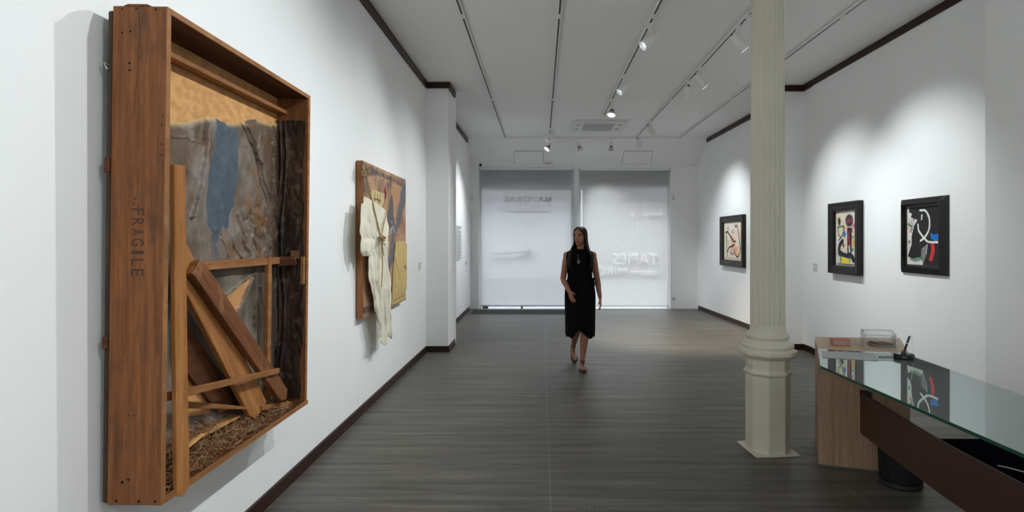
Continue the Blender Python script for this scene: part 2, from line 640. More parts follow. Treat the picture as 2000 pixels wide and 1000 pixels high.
UP = Matrix(((1, 0, 0), (0, 0, -1), (0, 1, 0)))       # text x -> X, text y -> Z, facing -Y
m_, nt_, p_ = new_mat('white_vinyl')
p_.inputs['Base Color'].default_value = (0.88, 0.88, 0.88, 1)
p_.inputs['Transmission Weight'].default_value = 0.0
M['vinyl'] = m_
tl_ = nt_.nodes.new('ShaderNodeBsdfTranslucent'); tl_.inputs[0].default_value = (0.9, 0.9, 0.92, 1)
mx_ = nt_.nodes.new('ShaderNodeMixShader'); mx_.inputs[0].default_value = 0.85
nt_.links.new(p_.outputs[0], mx_.inputs[1]); nt_.links.new(tl_.outputs[0], mx_.inputs[2])
nt_.links.new(mx_.outputs[0], nt_.nodes['Material Output'].inputs[0])


def px_at(px, py, Y):
    return (px - 1057) * Y / F, EYE + (470 - py) * Y / F


struct('street_canopy', MB().box((-6, 13.32, 2.80), (8, 14.2, 7.0)), plain('canopy_paint', (0.40, 0.40, 0.42), 0.7))
# vinyl lettering on the inside of the panes (reads from the street)
YV = 13.152
for body, x0, x1, y0, y1 in (('TAPIES', 1198, 1285, 516, 494.5), ('MIRÓ', 1162, 1225, 537.5, 516.5)):
    a = px_at(x0, y0, YV); b = px_at(x1, y1, YV)
    o = text_mesh('window_lettering', body, b[1] - a[1], M['vinyl'], None, ((a[0] + b[0]) / 2, YV, (a[1] + b[1]) / 2), UP, True, 0.002, b[0] - a[0])
    tag(o, 'large mirrored white letters on the pane, %s line' % ('upper' if body[0] == 'T' else 'lower'), 'lettering', 'exhibition title on the window')
ln = MB()
for (x0, x1, y) in ((1232, 1282, 530), (1250, 1281, 536)):
    a = px_at(x0, y, YV); b = px_at(x1, y, YV)
    ln.box((a[0], YV - 0.001, a[1] - 0.012), (b[0], YV + 0.001, a[1] + 0.012))
tag(ln.build('window_caption', M['vinyl']), 'two thin lines of small white lettering beside the large letters on the pane', 'lettering')
mb = None
YS = 13.19
for body, x, y, h, w in (('0', 1234.5, 420, 11, 8), ('punt', 1275, 420, 11, 30), ('j', 1292, 420, 19, 5)):
    a = px_at(x, y, YS)
    o = text_mesh('street_lettering', body, h * YS / F, M['vinyl'], None, (a[0], YS, a[1]), UP, False, 0.002, w * YS / F, bold=0.02)
    tag(o, {'0': 'small bold white figure standing apart on the pane', 'punt': 'small bold white word high on the pane', 'j': 'white hooked letter at the end of the word on the pane'}[body], 'lettering', 'small lettering high on the window')

# street outside: pavement, house front, hanging sign with the gallery name
struct('pavement', MB().box((-12, 13.3, -0.14), (14, 26, -0.02)), plain('pavement_stone', (0.045, 0.045, 0.045), 0.8))
fa = MB().box((-12, 24, -0.1), (14, 24.4, 5.2))
struct('street_facade_pale', MB().box((-12, 23.6, -0.1), (1.7, 24.0, 5.6)), plain('pale_plaster', (0.26, 0.26, 0.26), 0.8))
struct('street_facade', fa, plain('street_facade_plaster', (0.05, 0.05, 0.05), 0.8))
sg = thing('hanging_sign', ((1032 - 1057) * 13.75 / F, 13.75, 2.2), 'blurred shop sign seen through the grey blind', 'sign')
a = px_at(980, 382, 13.75); b = px_at(1082, 402, 13.75)
text_mesh('sign_letters', 'MAYORAL', (b[1] - a[1]) * -0.55, M['ink'], sg, ((a[0] + b[0]) / 2, 13.735, (a[1] + b[1]) / 2 + 0.03), UP, True, 0.006, b[0] - a[0] - 0.1, bold=0.02)
ln = MB()
ln.box((a[0] + 0.1, 13.70, b[1] - 0.17), (b[0] - 0.12, 13.72, b[1] - 0.13))
ln.build('sign_bar', M['ink'], sg)
ln = MB()
for x in (a[0] + 0.1, b[0] - 0.14):
    MB().tube([(x, 13.72, b[1] - 0.14), (x, 13.72, 2.862)], 0.006, 6).build('sign_hanger', M['ink'], sg)
pass
# long door pull seen as a blur through the first blind
dp = thing('door_pull', (-0.4, 13.23, 1.0), 'long dark door pull showing faintly through the grey blind', 'door handle')
a = px_at(962, 497, 13.24); b = px_at(1028, 492, 13.24)
MB().tube([(a[0], 13.24, a[1]), (b[0], 13.24, b[1])], 0.02, 8).build('pull_bar', M['ink'], dp)
MB().box((b[0] - 0.03, 13.18, b[1] - 0.05), (b[0] + 0.1, 13.25, b[1] + 0.07)).build('pull_plate', M['ink'], dp)

# door mat
mt = thing('door_mat', (-0.45, 12.36, 0), 'dark grey ribbed entrance mat lying in front of the grey blind', 'mat')
rb = MB().box((-1.50, 11.98, 0.0), (0.62, 12.78, 0.008))
for k in range(26):
    y = 12.0 + k * 0.03
    rb.box((-1.49, y, 0.008), (0.61, y + 0.016, 0.013))
rb.build('ribbed_pile', plain('mat_rubber', (0.045, 0.047, 0.05), 0.8), mt)
MB().box((-1.52, 11.96, 0.0), (0.64, 11.985, 0.010)).box((-1.52, 12.78, 0.0), (0.64, 12.80, 0.010)).build('edge_strip', M['alu'], mt)

# ------------------------------------------------------------------ small wall fittings
def wall_box(name, label, cat, lo, hi, mat, extra=None):
    c = [(a + b) / 2 for a, b in zip(lo, hi)]
    r = thing(name, (c[0], c[1], lo[2]), label, cat)
    MB().box(lo, hi).build('housing', mat, r, bevel=0.006, segs=2)
    for nm, l2, h2, m2 in (extra or []):
        MB().box(l2, h2).build(nm, m2, r, bevel=0.002)
    return r


x, z = px_at(1314, 384, 13.03)
wall_box('alarm_box', 'small white alarm box on the back wall beside the brighter blind', 'alarm', (x - 0.035, 13.0, z - 0.08), (x + 0.04, 13.052, z + 0.07), M['white_metal'],
         [('indicator', (x + 0.0, 12.995, z - 0.06), (x + 0.025, 13.0, z - 0.04), M['ink']), ('cover_seam', (x - 0.033, 12.998, z + 0.0), (x + 0.038, 13.0, z + 0.006), M['grille'])])
x, z = px_at(922, 388, 13.03)
wall_box('junction_box', 'small grey junction box in the back corner under the security camera', 'junction box', (x - 0.03, 13.0, z - 0.06), (x + 0.03, 13.052, z + 0.08), M['white_metal'],
         [('cover_plate', (x - 0.024, 12.995, z - 0.05), (x + 0.024, 13.0, z + 0.07), M['white_frame'])])
x, z = px_at(1315.5, 582, 13.03)
wall_box('power_socket', 'white power socket low on the back wall', 'socket', (x - 0.042, 13.035, z - 0.042), (x + 0.042, 13.052, z + 0.042), M['white_metal'],
         [('socket_well', (x - 0.022, 13.030, z - 0.022), (x + 0.022, 13.035, z + 0.022), M['grille']), ('lower_shade', (x - 0.042, 13.033, z - 0.044), (x + 0.042, 13.05, z - 0.036), M['ink'])])
wall_box('light_switch', 'grey light switch on the white wall near the window', 'switch', (XL - 0.002, 12.16, 1.02), (XL + 0.012, 12.25, 1.13), M['white_metal'],
         [('rocker', (XL + 0.012, 12.18, 1.045), (XL + 0.018, 12.23, 1.105), M['grille'])])

# security camera
cp = Vector(((937.5 - 1057) * 12.9 / F, 12.9, EYE + (470 - 321) * 12.9 / F))
sc = thing('security_camera', cp + Vector((0, 0.08, 0.05)), 'small black and white security camera at the top corner of the window', 'camera')
MB().lathe([(0.0, 0), (0.05, 0), (0.055, 0.02), (0.05, 0.035), (0, 0.035)], cp + Vector((-0.02, 0.12, 0.05)), 20, (0, -0.6, -0.8)).build('mount_base', M['white_metal'], sc, smooth=True)
MB().tube([cp + Vector((-0.015, 0.12, 0.06)), cp + Vector((0, 0.05, 0.035)), cp + Vector((0.01, 0.02, 0.02))], 0.018, 10).build('swivel_arm', M['white_metal'], sc, smooth=True)
MB().lathe([(0.0, -0.05), (0.032, -0.05), (0.04, -0.03), (0.04, 0.06), (0.034, 0.065), (0.0, 0.065)], cp + Vector((0.01, 0, 0)), 20, (0.1, -0.9, -0.35)).build('camera_body', M['white_metal'], sc, smooth=True)
MB().lathe([(0.0, 0.062), (0.031, 0.062), (0.028, 0.074), (0.0, 0.078)], cp + Vector((0.01, 0, 0)), 20, (0.1, -0.9, -0.35)).build('camera_lens', M['black_gloss'], sc, smooth=True)
# flat white detector on the slope near the window
dpos = Vector(((1070 - 1057) * 12.93 / F, 12.93, EYE + (470 - 318) * 12.93 / F))
dt = thing('emergency_light', dpos, 'low white emergency light above the window beside a ceiling hatch', 'emergency light')
MB().obox(dpos + Vector((0.03, 0, 0.0)), (0.20, 0.07, 0.05), Matrix.Rotation(-0.62, 3, 'X')).build('housing', M['white_metal'], dt, bevel=0.012, segs=3)
MB().obox(dpos + Vector((0, -0.03, -0.022)), (0.10, 0.012, 0.025), Matrix.Rotation(-0.62, 3, 'X')).build('diffuser', M['grille'], dt, bevel=0.004)

# ------------------------------------------------------------------ track rails
CT = CZ - 0.002
TX = (-0.76, 0.175, 1.087, 2.0, 2.92)
labs = ('long white lighting track with black slot, next to the wall with the crate',
        'long white lighting track with black slot, second from the wall with the crate',
        'shorter white lighting track with black slot, stopping before the ceiling air conditioner',
        'white lighting track carrying the spotlights aimed at the framed pictures',
        'empty white lighting track nearest the wall with the framed pictures')
for k, x in enumerate(TX):
    y1 = 9.92 if k == 2 else 12.12
    r = thing('lighting_track', (x, 4.0, CT - 0.03), labs[k], 'lighting track', 'tracks running along the ceiling')
    b = MB()
    b.box((x - 0.019, YF + 0.3, CT - 0.030), (x - 0.009, y1, CT)).box((x + 0.009, YF + 0.3, CT - 0.030), (x + 0.019, y1, CT))
    b.box((x - 0.009, YF + 0.3, CT - 0.006), (x + 0.009, y1, CT)).box((x - 0.019, y1, CT - 0.03), (x + 0.019, y1 + 0.02, CT))
    b.build('track_channel', M['white_metal'], r)
    MB().box((x - 0.009, YF + 0.3, CT - 0.024), (x + 0.009, y1, CT - 0.018)).build('slot', M['black'], r)
    for yj in (5.55, 8.83):
        if k in (0, 1, 3, 4) or yj < 9:
            MB().box((x - 0.0195, yj - 0.05, CT - 0.0305), (x + 0.0195, yj + 0.05, CT - 0.018)).build('joiner', M['white_metal'], r)
r = thing('lighting_track', (1.08, 12.15, CT - 0.03), 'white cross track running in front of the window', 'lighting track')
MB().box((-0.78, 12.132, CT - 0.030), (2.94, 12.141, CT)).box((-0.78, 12.159, CT - 0.030), (2.94, 12.168, CT)).box((-0.78, 12.141, CT - 0.006), (2.94, 12.159, CT)).build('track_channel', M['white_metal'], r)
MB().box((-0.76, 12.141, CT - 0.022), (2.92, 12.159, CT - 0.016)).build('slot', M['grille'], r)


# ------------------------------------------------------------------ spotlights
def spotlight(kind, x, y, aim, label, lit, power=0, cone=45, col=COOL, blend=0.85, drop=0.17, group='spotlights on the ceiling tracks'):
    base = Vector((x, y, CZ - 0.03))
    hc = base + Vector((0, 0, -drop))
    d = (Vector(aim) - hc).normalized()
    side = d.cross(Vector((0, 0, 1))).normalized()
    r = thing('track_spotlight', base, label, 'spotlight', group)
    MB().box((x - 0.018, y - 0.055, CZ - 0.058), (x + 0.018, y + 0.055, CZ - 0.0335)).build('track_adaptor', M['white_metal'], r, bevel=0.003)
    if kind == 'cyl':
        R0, L = 0.052, 0.095
        arm = MB().tube([base + Vector((0, 0, -0.018)), base + Vector((0, 0, -0.05)), hc - d * 0.045 + Vector((0, 0, R0 * 0.8))], 0.009, 8)
        arm.build('stem', M['white_metal'], r, smooth=True)
        MB().lathe([(0.0, -L), (0.047, -L), (R0, -L + 0.006), (R0, L - 0.006), (R0 - 0.003, L), (R0 - 0.006, L - 0.003), (R0 - 0.006, L - 0.055), (0, L - 0.055)], hc, 28, d).build('lamp_head', M['white_metal'], r, smooth=True)
        MB().lathe([(0.028, L - 0.045), (R0 - 0.0065, L - 0.008), (R0 - 0.0065, L - 0.006), (0.026, L - 0.045)], hc, 24, d, caps=False).build('reflector_cone', M['lamp_inner'], r, smooth=True)
        MB().lathe([(0, L - 0.046), (0.034, L - 0.046), (0.033, L - 0.036), (0, L - 0.034)], hc, 24, d).build('lens', M['lamp_on'] if lit else M['lamp_off'], r, smooth=True)
        k = hc - d * (L - 0.01) + side * 0.0
        MB().tube([k, k - d * 0.028], 0.008, 8).tube([k - d * 0.02 - side * 0.016, k - d * 0.02 + side * 0.016], 0.006, 6).build('knob', M['black'], r)
        tip = hc + d * (L + 0.012)
    else:
        MB().tube([base + Vector((0, 0, -0.02)), hc - d * 0.05 + side * 0.03 + Vector((0, 0, 0.02)), hc - d * 0.02 + side * 0.036], 0.007, 8).tube([hc - d * 0.02 - side * 0.036, hc - d * 0.02 + side * 0.036], 0.008, 8).build('yoke', M['white_metal'], r, smooth=True)
        MB().lathe([(0.0, -0.085), (0.026, -0.085), (0.029, -0.08), (0.029, -0.015), (0.024, -0.01), (0, -0.01)], hc, 20, d).build('lamp_holder', M['white_metal'], r, smooth=True)
        MB().lathe([(0.022, -0.01), (0.03, 0.0), (0.032, 0.02), (0.048, 0.04), (0.060, 0.066), (0.063, 0.085), (0.058, 0.086), (0.05, 0.06), (0.028, 0.03), (0.0, 0.028)], hc, 28, d).build('reflector_bell', M['chrome'], r, smooth=True)
        MB().lathe([(0.030, 0.001), (0.034, 0.006), (0.034, 0.016), (0.030, 0.02)], hc, 24, d, caps=False).build('collar', M['black'], r, smooth=True)
        MB().lathe([(0, 0.060), (0.052, 0.062), (0.057, 0.080), (0.040, 0.088), (0, 0.091)], hc, 24, d).build('lens', M['lamp_on'] if lit else M['lamp_off'], r, smooth=True)
        tip = hc + d * 0.105
    if lit and power:
        spot_light('lamp_light', tip, aim, power, cone, blend, col, 0.03, r)
    return r


spotlight('cyl', 1.087, 5.75, (-1.6, 5.0, 1.45), 'lit white cylinder spotlight nearest the camera, aimed at the hung garment', True, 142, 76, blend=1)
spotlight('cyl', 1.087, 7.50, (-1.6, 6.8, 1.0), 'lit white cylinder spotlight further along the track, aimed at the wall with the garment', True, 160, 80, blend=1)
spotlight('bell', 1.087, 8.80, (0.4, 7.6, 0.0), 'lit chrome bell spotlight hanging before the air conditioner', True, 75, 75, NEUT)
spotlight('cyl', 2.0, 5.80, (3.71, 5.50, 1.40), 'white cylinder spotlight beside the column, turned to the mostly black picture', True, 120, 78, blend=1)
spotlight('cyl', 2.0, 7.20, (3.71, 6.90, 1.35), 'white cylinder spotlight turned to the tall framed picture behind the column', True, 118, 76, blend=1)
spotlight('cyl', 2.0, 7.78, (2.35, 9.3, 0.0), 'short white cylinder spotlight pointing down at the floor', True, 540, 62, WARM)
spotlight('cyl', 2.0, 10.40, (3.60, 10.85, 1.40), 'white cylinder spotlight lighting the picture on the far wall section', True, 138, 80, blend=1)
spotlight('cyl', 2.0, 11.75, (2.5, 12.8, 1.2), 'pale unlit white cylinder spotlight at the end of its track', False)
spotlight('cyl', 0.175, 11.05, (-1.6, 10.95, 1.75), 'lit white cylinder spotlight aimed at the wall text by the window', True, 130, 70, blend=1)
spotlight('bell', 0.165, 12.15, (-1.6, 11.3, 1.2), 'lit chrome bell spotlight on the cross track, turned to the wall text', True, 60, 70)
spotlight('bell', 0.80, 12.15, (1.9, 13.05, 1.35), 'lit chrome bell spotlight at the middle of the cross track', True, 110, 60)
spotlight('bell', 1.48, 12.15, (1.48, 12.3, 0.0), 'unlit chrome bell spotlight hanging straight down from the cross track', False)

# ------------------------------------------------------------------ ceiling air conditioner
ax, ay, h = 1.085, 10.95, 0.475
ac = thing('air_conditioner', (ax, ay, CZ - 0.035), 'square white ceiling air conditioner cassette with a grey centre grille', 'air conditioner')
fr = MB()
fr.box((ax - h - 0.06, ay - h - 0.06, CZ - 0.012), (ax + h + 0.06, ay + h + 0.06, CZ - 0.002))
fr.prism([(ax - h, ay - h, CZ - 0.012), (ax + h, ay - h, CZ - 0.012), (ax + h, ay + h, CZ - 0.012), (ax - h, ay + h, CZ - 0.012)], (0, 0, -0.022))
fr.build('cassette_panel', M['white_metal'], ac, bevel=0.006)
MB().box((ax - 0.29, ay - 0.29, CZ - 0.040), (ax + 0.29, ay + 0.29, CZ - 0.030)).build('intake_grille', M['grille'], ac, bevel=0.004)
for (dx, dy, sx, sy) in ((0, -0.385, 0.29, 0.03), (0, 0.385, 0.29, 0.03), (-0.385, 0, 0.03, 0.27), (0.385, 0, 0.03, 0.27)):
    v = MB().box((ax + dx - sx, ay + dy - sy, CZ - 0.0355), (ax + dx + sx, ay + dy + sy, CZ - 0.030)).build('air_slot', M['grille'], ac)
    MB().box((ax + dx - sx * 0.94, ay + dy - sy * 0.6, CZ - 0.039), (ax + dx + sx * 0.94, ay + dy + sy * 0.35, CZ - 0.033)).build('flap', M['white_metal'], v)
    ORG  # flaps hang in their slots

# ================================================================== FLUTED COLUMN
CX, CY, ROT = 1.683, 4.262, math.radians(5)
col = thing('fluted_column', (CX, CY, 0), 'cream fluted iron column on an octagonal pedestal, beside the reception desk', 'column')


def octo(flat, z):
    R = flat / math.cos(PI / 8)
    return [(CX + R * math.cos(ROT + PI / 8 + k * PI / 4), CY + R * math.sin(ROT + PI / 8 + k * PI / 4), z) for k in range(8)]


c_, s_ = math.cos(ROT), math.sin(ROT)
sq = [(CX + (x * c_ - y * s_), CY + (x * s_ + y * c_), 0) for x, y in ((-.165, -.165), (.165, -.165), (.165, .165), (-.165, .165))]
MB().prism(sq, (0, 0, 0.010)).build('floor_plate', M['column'], col, bevel=0.003)
pd = MB().loft([octo(f, z) for f, z in ((.148, 0.008), (.148, .02), (.145, .035), (.145, .560), (.147, .566), (.156, .574), (.158, .584), (.154, .592), (.144, .600), (.142, .61),
                                     (.142, .680), (.150, .692), (.170, .700), (.176, .706), (.176, .712), (.192, .716), (.194, .722), (.194, .742), (.180, .750))])
pd.build('pedestal', M['column'], col, bevel=0.004, segs=2)
pf = [(.188, .744), (.182, .752), (.176, .760), (.180, .768), (.1825, .778), (.180, .790), (.172, .799), (.160, .806), (.150, .811), (.144, .818), (.143, .826), (.149, .833), (.1535, .842), (.1525, .852),
      (.147, .859), (.139, .864), (.133, .873), (.128, .884), (.1255, .897), (.1245, .912)]
MB().lathe(pf, (CX, CY, 0), 56).build('base_moulding', M['column'], col, smooth=True, sharp=60)
nf, per = 20, 12
rings = []
for z, dep in ((.905, 0), (.918, 0), (.924, .35), (.932, .75), (.945, 1), (1.6, 1), (2.3, 1), (3.0, 1), (3.34, 1), (3.352, .7), (3.36, 0), (3.37, 0)):
    R = .1240 + (.1155 - .1240) * max(0, (z - .9)) / 2.45
    ring = []
    for k in range(nf):
        for q in range(per):
            ph = q / per
            d = 0.0
            if ph > 0.2:
                w = (ph - 0.6) / 0.4
                d = 0.0135 * math.sqrt(max(0, 1 - w * w)) * dep
            a = 2 * PI * (k + ph) / nf
            ring.append((CX + (R - d) * math.cos(a), CY + (R - d) * math.sin(a), z))
    rings.append(ring)
MB().loft(rings).build('fluted_shaft', M['column'], col, smooth=True, sharp=38)
MB().lathe([(.116, 3.365), (.130, 3.375), (.132, 3.39), (.118, 3.40), (.118, 3.46), (.14, 3.48), (.165, 3.54), (.175, 3.56), (.175, 3.60)], (CX, CY, 0), 40).loft([octo(f, z) for f, z in ((.19, 3.60), (.20, 3.62), (.20, 3.75))]).build('capital', M['column'], col, smooth=True)
# small cast medallion on the face of the pedestal turned to the crate
mn = Vector((-math.cos(ROT), -math.sin(ROT), 0)); mc = Vector((CX, CY, .648)) + mn * .142
md = MB()
Q = mn.to_track_quat('Z', 'Y').to_matrix()
md.ball(mc, (.020, .030, .008), 14, Q)
for k in range(10):
    a = 2 * PI * k / 10
    md.ball(mc + Q @ Vector((.028 * math.cos(a), .040 * math.sin(a), .002)), .008, 8)
md.build('medallion', M['column'], col, smooth=True)

# ================================================================== RECEPTION DESK
M['oak'] = wood('pale_oak_veneer', S(158, 128, 102), S(178, 150, 122), (26, 26, 0.7), scale=1.6, rough=0.5)
M['oak_top'] = wood('pale_oak_top', S(206, 180, 148), S(226, 200, 168), (1.0, 20, 26), scale=1.6, rough=0.45)
M['steel'] = plain('rust_brown_steel', S(66, 36, 24), 0.55, var=0.12, vscale=2.0)
M['worktop'] = plain('black_desktop', (0.006, 0.006, 0.010), 0.95, spec=0.0)
m, nt, p = new_mat('green_black_glass')
p.inputs['Base Color'].default_value = (0.030, 0.050, 0.040, 1)
p.inputs['Roughness'].default_value = 0.4
g_ = nt.nodes.new('ShaderNodeBsdfGlossy'); g_.inputs['Roughness'].default_value = 0.0
g_.inputs[0].default_value = (0.86, 0.97, 0.95, 1)
lw_ = nt.nodes.new('ShaderNodeLayerWeight'); lw_.inputs[0].default_value = 0.55
mm_ = nt.nodes.new('ShaderNodeMath'); mm_.operation = 'MULTIPLY_ADD'; mm_.inputs[1].default_value = 0.5; mm_.inputs[2].default_value = 0.26
nt.links.new(lw_.outputs['Fresnel'], mm_.inputs[0])
x_ = nt.nodes.new('ShaderNodeMixShader')
nt.links.new(mm_.outputs[0], x_.inputs[0]); nt.links.new(p.outputs[0], x_.inputs[1]); nt.links.new(g_.outputs[0], x_.inputs[2])
nt.links.new(x_.outputs[0], nt.nodes['Material Output'].inputs[0])
M['desk_glass'] = m
M['glass_edge'] = plain('green_glass_edge', S(22, 70, 52), 0.15)

desk = thing('reception_desk', (2.1, 3.6, 0), 'long reception desk with pale wood end cabinet, mirror-like glass top and brown steel panel', 'desk')
P0, P1, P2, P3 = (1.906, 3.945), (2.430, 3.775), (2.765, 4.42), (2.134, 4.470)
DT = 0.800                                       # wooden top
MB().prism([(x, y, 0.012) for x, y in (P0, P1, P2, P3)], (0, 0, DT - 0.030)).build('cabinet', M['oak'], desk, bevel=0.002)
MB().prism([(x, y, DT - 0.016) for x, y in (P0, P1, P2, P3)], (0, 0, 0.016)).build('cabinet_top', M['oak_top'], desk, bevel=0.002)
MB().prism([(x + (2.3 - x) * 0.03, y + (4.1 - y) * 0.03, 0.0) for x, y in (P0, P1, P2, P3)], (0, 0, 0.014)).build('plinth', M['ink'], desk)
gp = [(1.664, 3.420), (1.904, 3.950), (2.403, 3.790), (2.385, 3.60), (2.319, 2.754), (2.27, 1.2), (1.690, 1.2), (1.685, 2.001)]
gz = 0.7905
MB().prism([(x, y, gz) for x, y in gp], (0, 0, 0.0135)).build('glass_top_edge', M['glass_edge'], desk)
ins = [(x + (2.05 - x) * 0.003, y + (2.8 - y) * 0.002, gz + 0.0133) for x, y in gp]
MB().prism(ins, (0, 0, 0.0012)).build('glass_top', M['desk_glass'], desk)
bm_ = [(2.150, 3.868), (2.118, 3.62), (2.085, 3.36), (2.058, 3.12), (2.036, 2.90), (2.024, 2.65), (2.016, 2.35), (2.012, 2.0), (2.010, 1.3)]
fp = MB()
fp.loft([[(x, y, .255), (x + .014, y, .255), (x + .014, y, .528), (x, y, .528)] for x, y in bm_])
fp.build('modesty_panel', M['steel'], desk)
MB().box((2.148, 3.80, 0.50), (2.190, 3.870, 0.545)).build('bracket_slot', M['black'], desk)
MB().prism([(2.07, 3.13, 0.44), (2.75, 3.13, 0.44), (2.72, 1.2, 0.44), (2.03, 1.2, 0.44), (2.03, 2.4, 0.44)], (0, 0, 0.03)).build('worktop', M['worktop'], desk, bevel=0.004)
MB().box((2.20, 1.22, 0.0), (2.60, 1.9, 0.44)).build('drawer_pedestal', M['worktop'], desk, bevel=0.004)
for (x, y) in ((2.12, 1.35), (2.24, 1.9)):
    MB().tube([(x, y, 0.47), (x, y, 0.791)], 0.015, 10).build('glass_post', M['chrome'], desk, smooth=True)
# white cable lying on the black worktop
cb = MB().tube([(2.18 + 0.10 * math.sin(k / 14 * 5), 2.72 - k * 0.025 + 0.02 * math.cos(k), 0.4755) for k in range(15)], 0.003, 6)
tag(cb.build('white_cable', M['white_metal'], smooth=True), 'thin white cable lying on the black worktop under the glass', 'cable')

# waste basket
wc = (2.290, 3.655)
wb_ = thing('waste_basket', (wc[0], wc[1], 0), 'round black wire waste basket standing under the desk', 'waste basket')
b = MB()
for k in range(64):
    a = 2 * PI * k / 64
    b.tube([(wc[0] + .118 * math.cos(a), wc[1] + .118 * math.sin(a), .03), (wc[0] + .128 * math.cos(a), wc[1] + .128 * math.sin(a), .32)], .0022, 5)
for k in range(9):
    z = .05 + k * .033
    r_ = .118 + .010 * (z - .03) / .29
    b.tube([(wc[0] + r_ * math.cos(a * PI / 16), wc[1] + r_ * math.sin(a * PI / 16), z) for a in range(33)], .0016, 5)
b.build('wire_side', M['black'], wb_)
MB().lathe([(0, 0.002), (.118, 0.002), (.124, .008), (.122, .032), (.112, .036), (.108, .010), (0, .010)], (wc[0], wc[1], 0), 40).build('basket_base', M['black'], wb_, smooth=True)
MB().lathe([(.124, .314), (.131, .316), (.133, .323), (.130, .330), (.124, .328), (.122, .320)], (wc[0], wc[1], 0), 40, caps=False).build('rim', M['black'], wb_, smooth=True)
MB().lathe([(.112, .034), (.1235, .31), (.1225, .31), (.111, .034)], (wc[0], wc[1], 0), 40, caps=False).build('bin_liner', plain('charcoal_mesh', (0.016, 0.016, 0.017), 0.7), wb_, smooth=True)

# stack of small cards on the cabinet top
random.seed(3)
cards = ['card_red', 'card_pale', 'card_pink']
M['card_red'] = plain('card_red', S(196, 116, 96), 0.5)
M['card_pale'] = plain('card_pale', S(190, 182, 172), 0.6)
M['card_pink'] = plain('card_pink', S(176, 128, 116), 0.6)
for k in range(9):
    R = Matrix.Rotation(math.radians(-12 + random.uniform(-4, 4)), 3, 'Z')
    z0 = DT + .0006 + k * .0050
    mb = MB().obox((2.150 + random.uniform(-.003, .003), 4.125 + random.uniform(-.003, .003), z0 + .0024), (.117, .090, .0046), R)
    o = mb.build('folded_leaflet', M[['card_red', 'card_pink', 'card_pale', 'card_pink', 'card_pale', 'card_pink', 'card_pale', 'card_pink', 'card_red'][k]], bevel=0.001)
    tag(o, 'salmon-red leaflet on top of the small stack on the wooden desk top' if k == 8 else 'small pale pink leaflet inside the low stack on the wooden desk top', 'leaflet', 'leaflets in the small stack')

# clear acrylic box with papers inside
M['acrylic'] = thin_glass('clear_acrylic', (0.985, 0.99, 0.99), 0.10)
bx = thing('acrylic_box', (2.41, 4.10, DT), 'clear acrylic display box with leaflets inside on the wooden desk top', 'box')
BZ = DT + .0012
q = [Vector((2.259, 4.000, BZ)), Vector((2.455, 3.962, BZ)), Vector((2.572, 4.205, BZ)), Vector((2.372, 4.253, BZ))]
wl = MB()
for i in range(4):
    a, b_ = q[i], q[(i + 1) % 4]
    nrm = (b_ - a).cross(Vector((0, 0, 1))).normalized() * -0.004
    wl.prism([a, b_, b_ + nrm, a + nrm], (0, 0, .089))
wl.build('box_walls', M['acrylic'], bx)
MB().prism([v + Vector((0, 0, .089)) for v in q], (0, 0, .0035)).build('lid', M['acrylic'], bx)
m2 = MB()
for i in range(4):
    a, b_ = q[i], q[(i + 1) % 4]
    m2.tube([a + Vector((0, 0, .002)), a + Vector((0, 0, .0925))], .0018, 6)
    m2.tube([a + Vector((0, 0, .0925)), b_ + Vector((0, 0, .0925))], .0018, 6)
    m2.tube([a + Vector((0, 0, .003)), b_ + Vector((0, 0, .003))], .0018, 6)
m2.build('polished_edges', plain('polished_acrylic_edge', (0.62, 0.65, 0.65), 0.2), bx)
for k, (dx, dy, mt_, lab) in enumerate(((0.0, 0.0, 'card_pale', 'white leaflet lying flat at the bottom of the acrylic box'), (-.02, -.02, 'card_pink', 'dusky pink leaflet lying in the acrylic box'), (.012, -.035, 'ink', 'dark leaflet on top inside the acrylic box'))):
    R = Matrix.Rotation(math.radians(-14 + 5 * k), 3, 'Z')
    tag(MB().obox((2.420 + dx * .6, 4.108 + dy * .6, DT + .0052 + .007 * k), (.105, .120, .006), R).build('leaflet', M[mt_]), lab, 'leaflet', 'leaflets in the acrylic box')

# price list lying on the glass
GZ = gz + 0.0147
pl = thing('printed_sheet', (1.98, 3.7, GZ), 'printed paper sheet with lines of text lying on the glass desk top', 'paper')
pq = [Vector((1.788, 3.642, GZ + .001)), Vector((2.088, 3.549, GZ + .001)), Vector((2.186, 3.790, GZ + .001)), Vector((1.886, 3.861, GZ + .001))]
MB().prism(pq, (0, 0, .0015)).build('sheet', plain('sheet_paper', (0.50, 0.52, 0.52), 0.6), pl)
tx = MB()
for i in range(15):
    u = 0.30 + i * 0.045
    for (a_, b_) in ((.12, .50), (.56, .56 + .3 * (0.5 + 0.5 * math.sin(i * 2.1)))):
        def at(u, v):
            return pq[0].lerp(pq[1], u).lerp(pq[3].lerp(pq[2], u), v) + Vector((0, 0, .0016))
        tx.prism([at(u, a_), at(u + .012, a_), at(u + .012, b_), at(u, b_)], (0, 0, .0003))
tx.build('text_lines', M['grille'], pl)

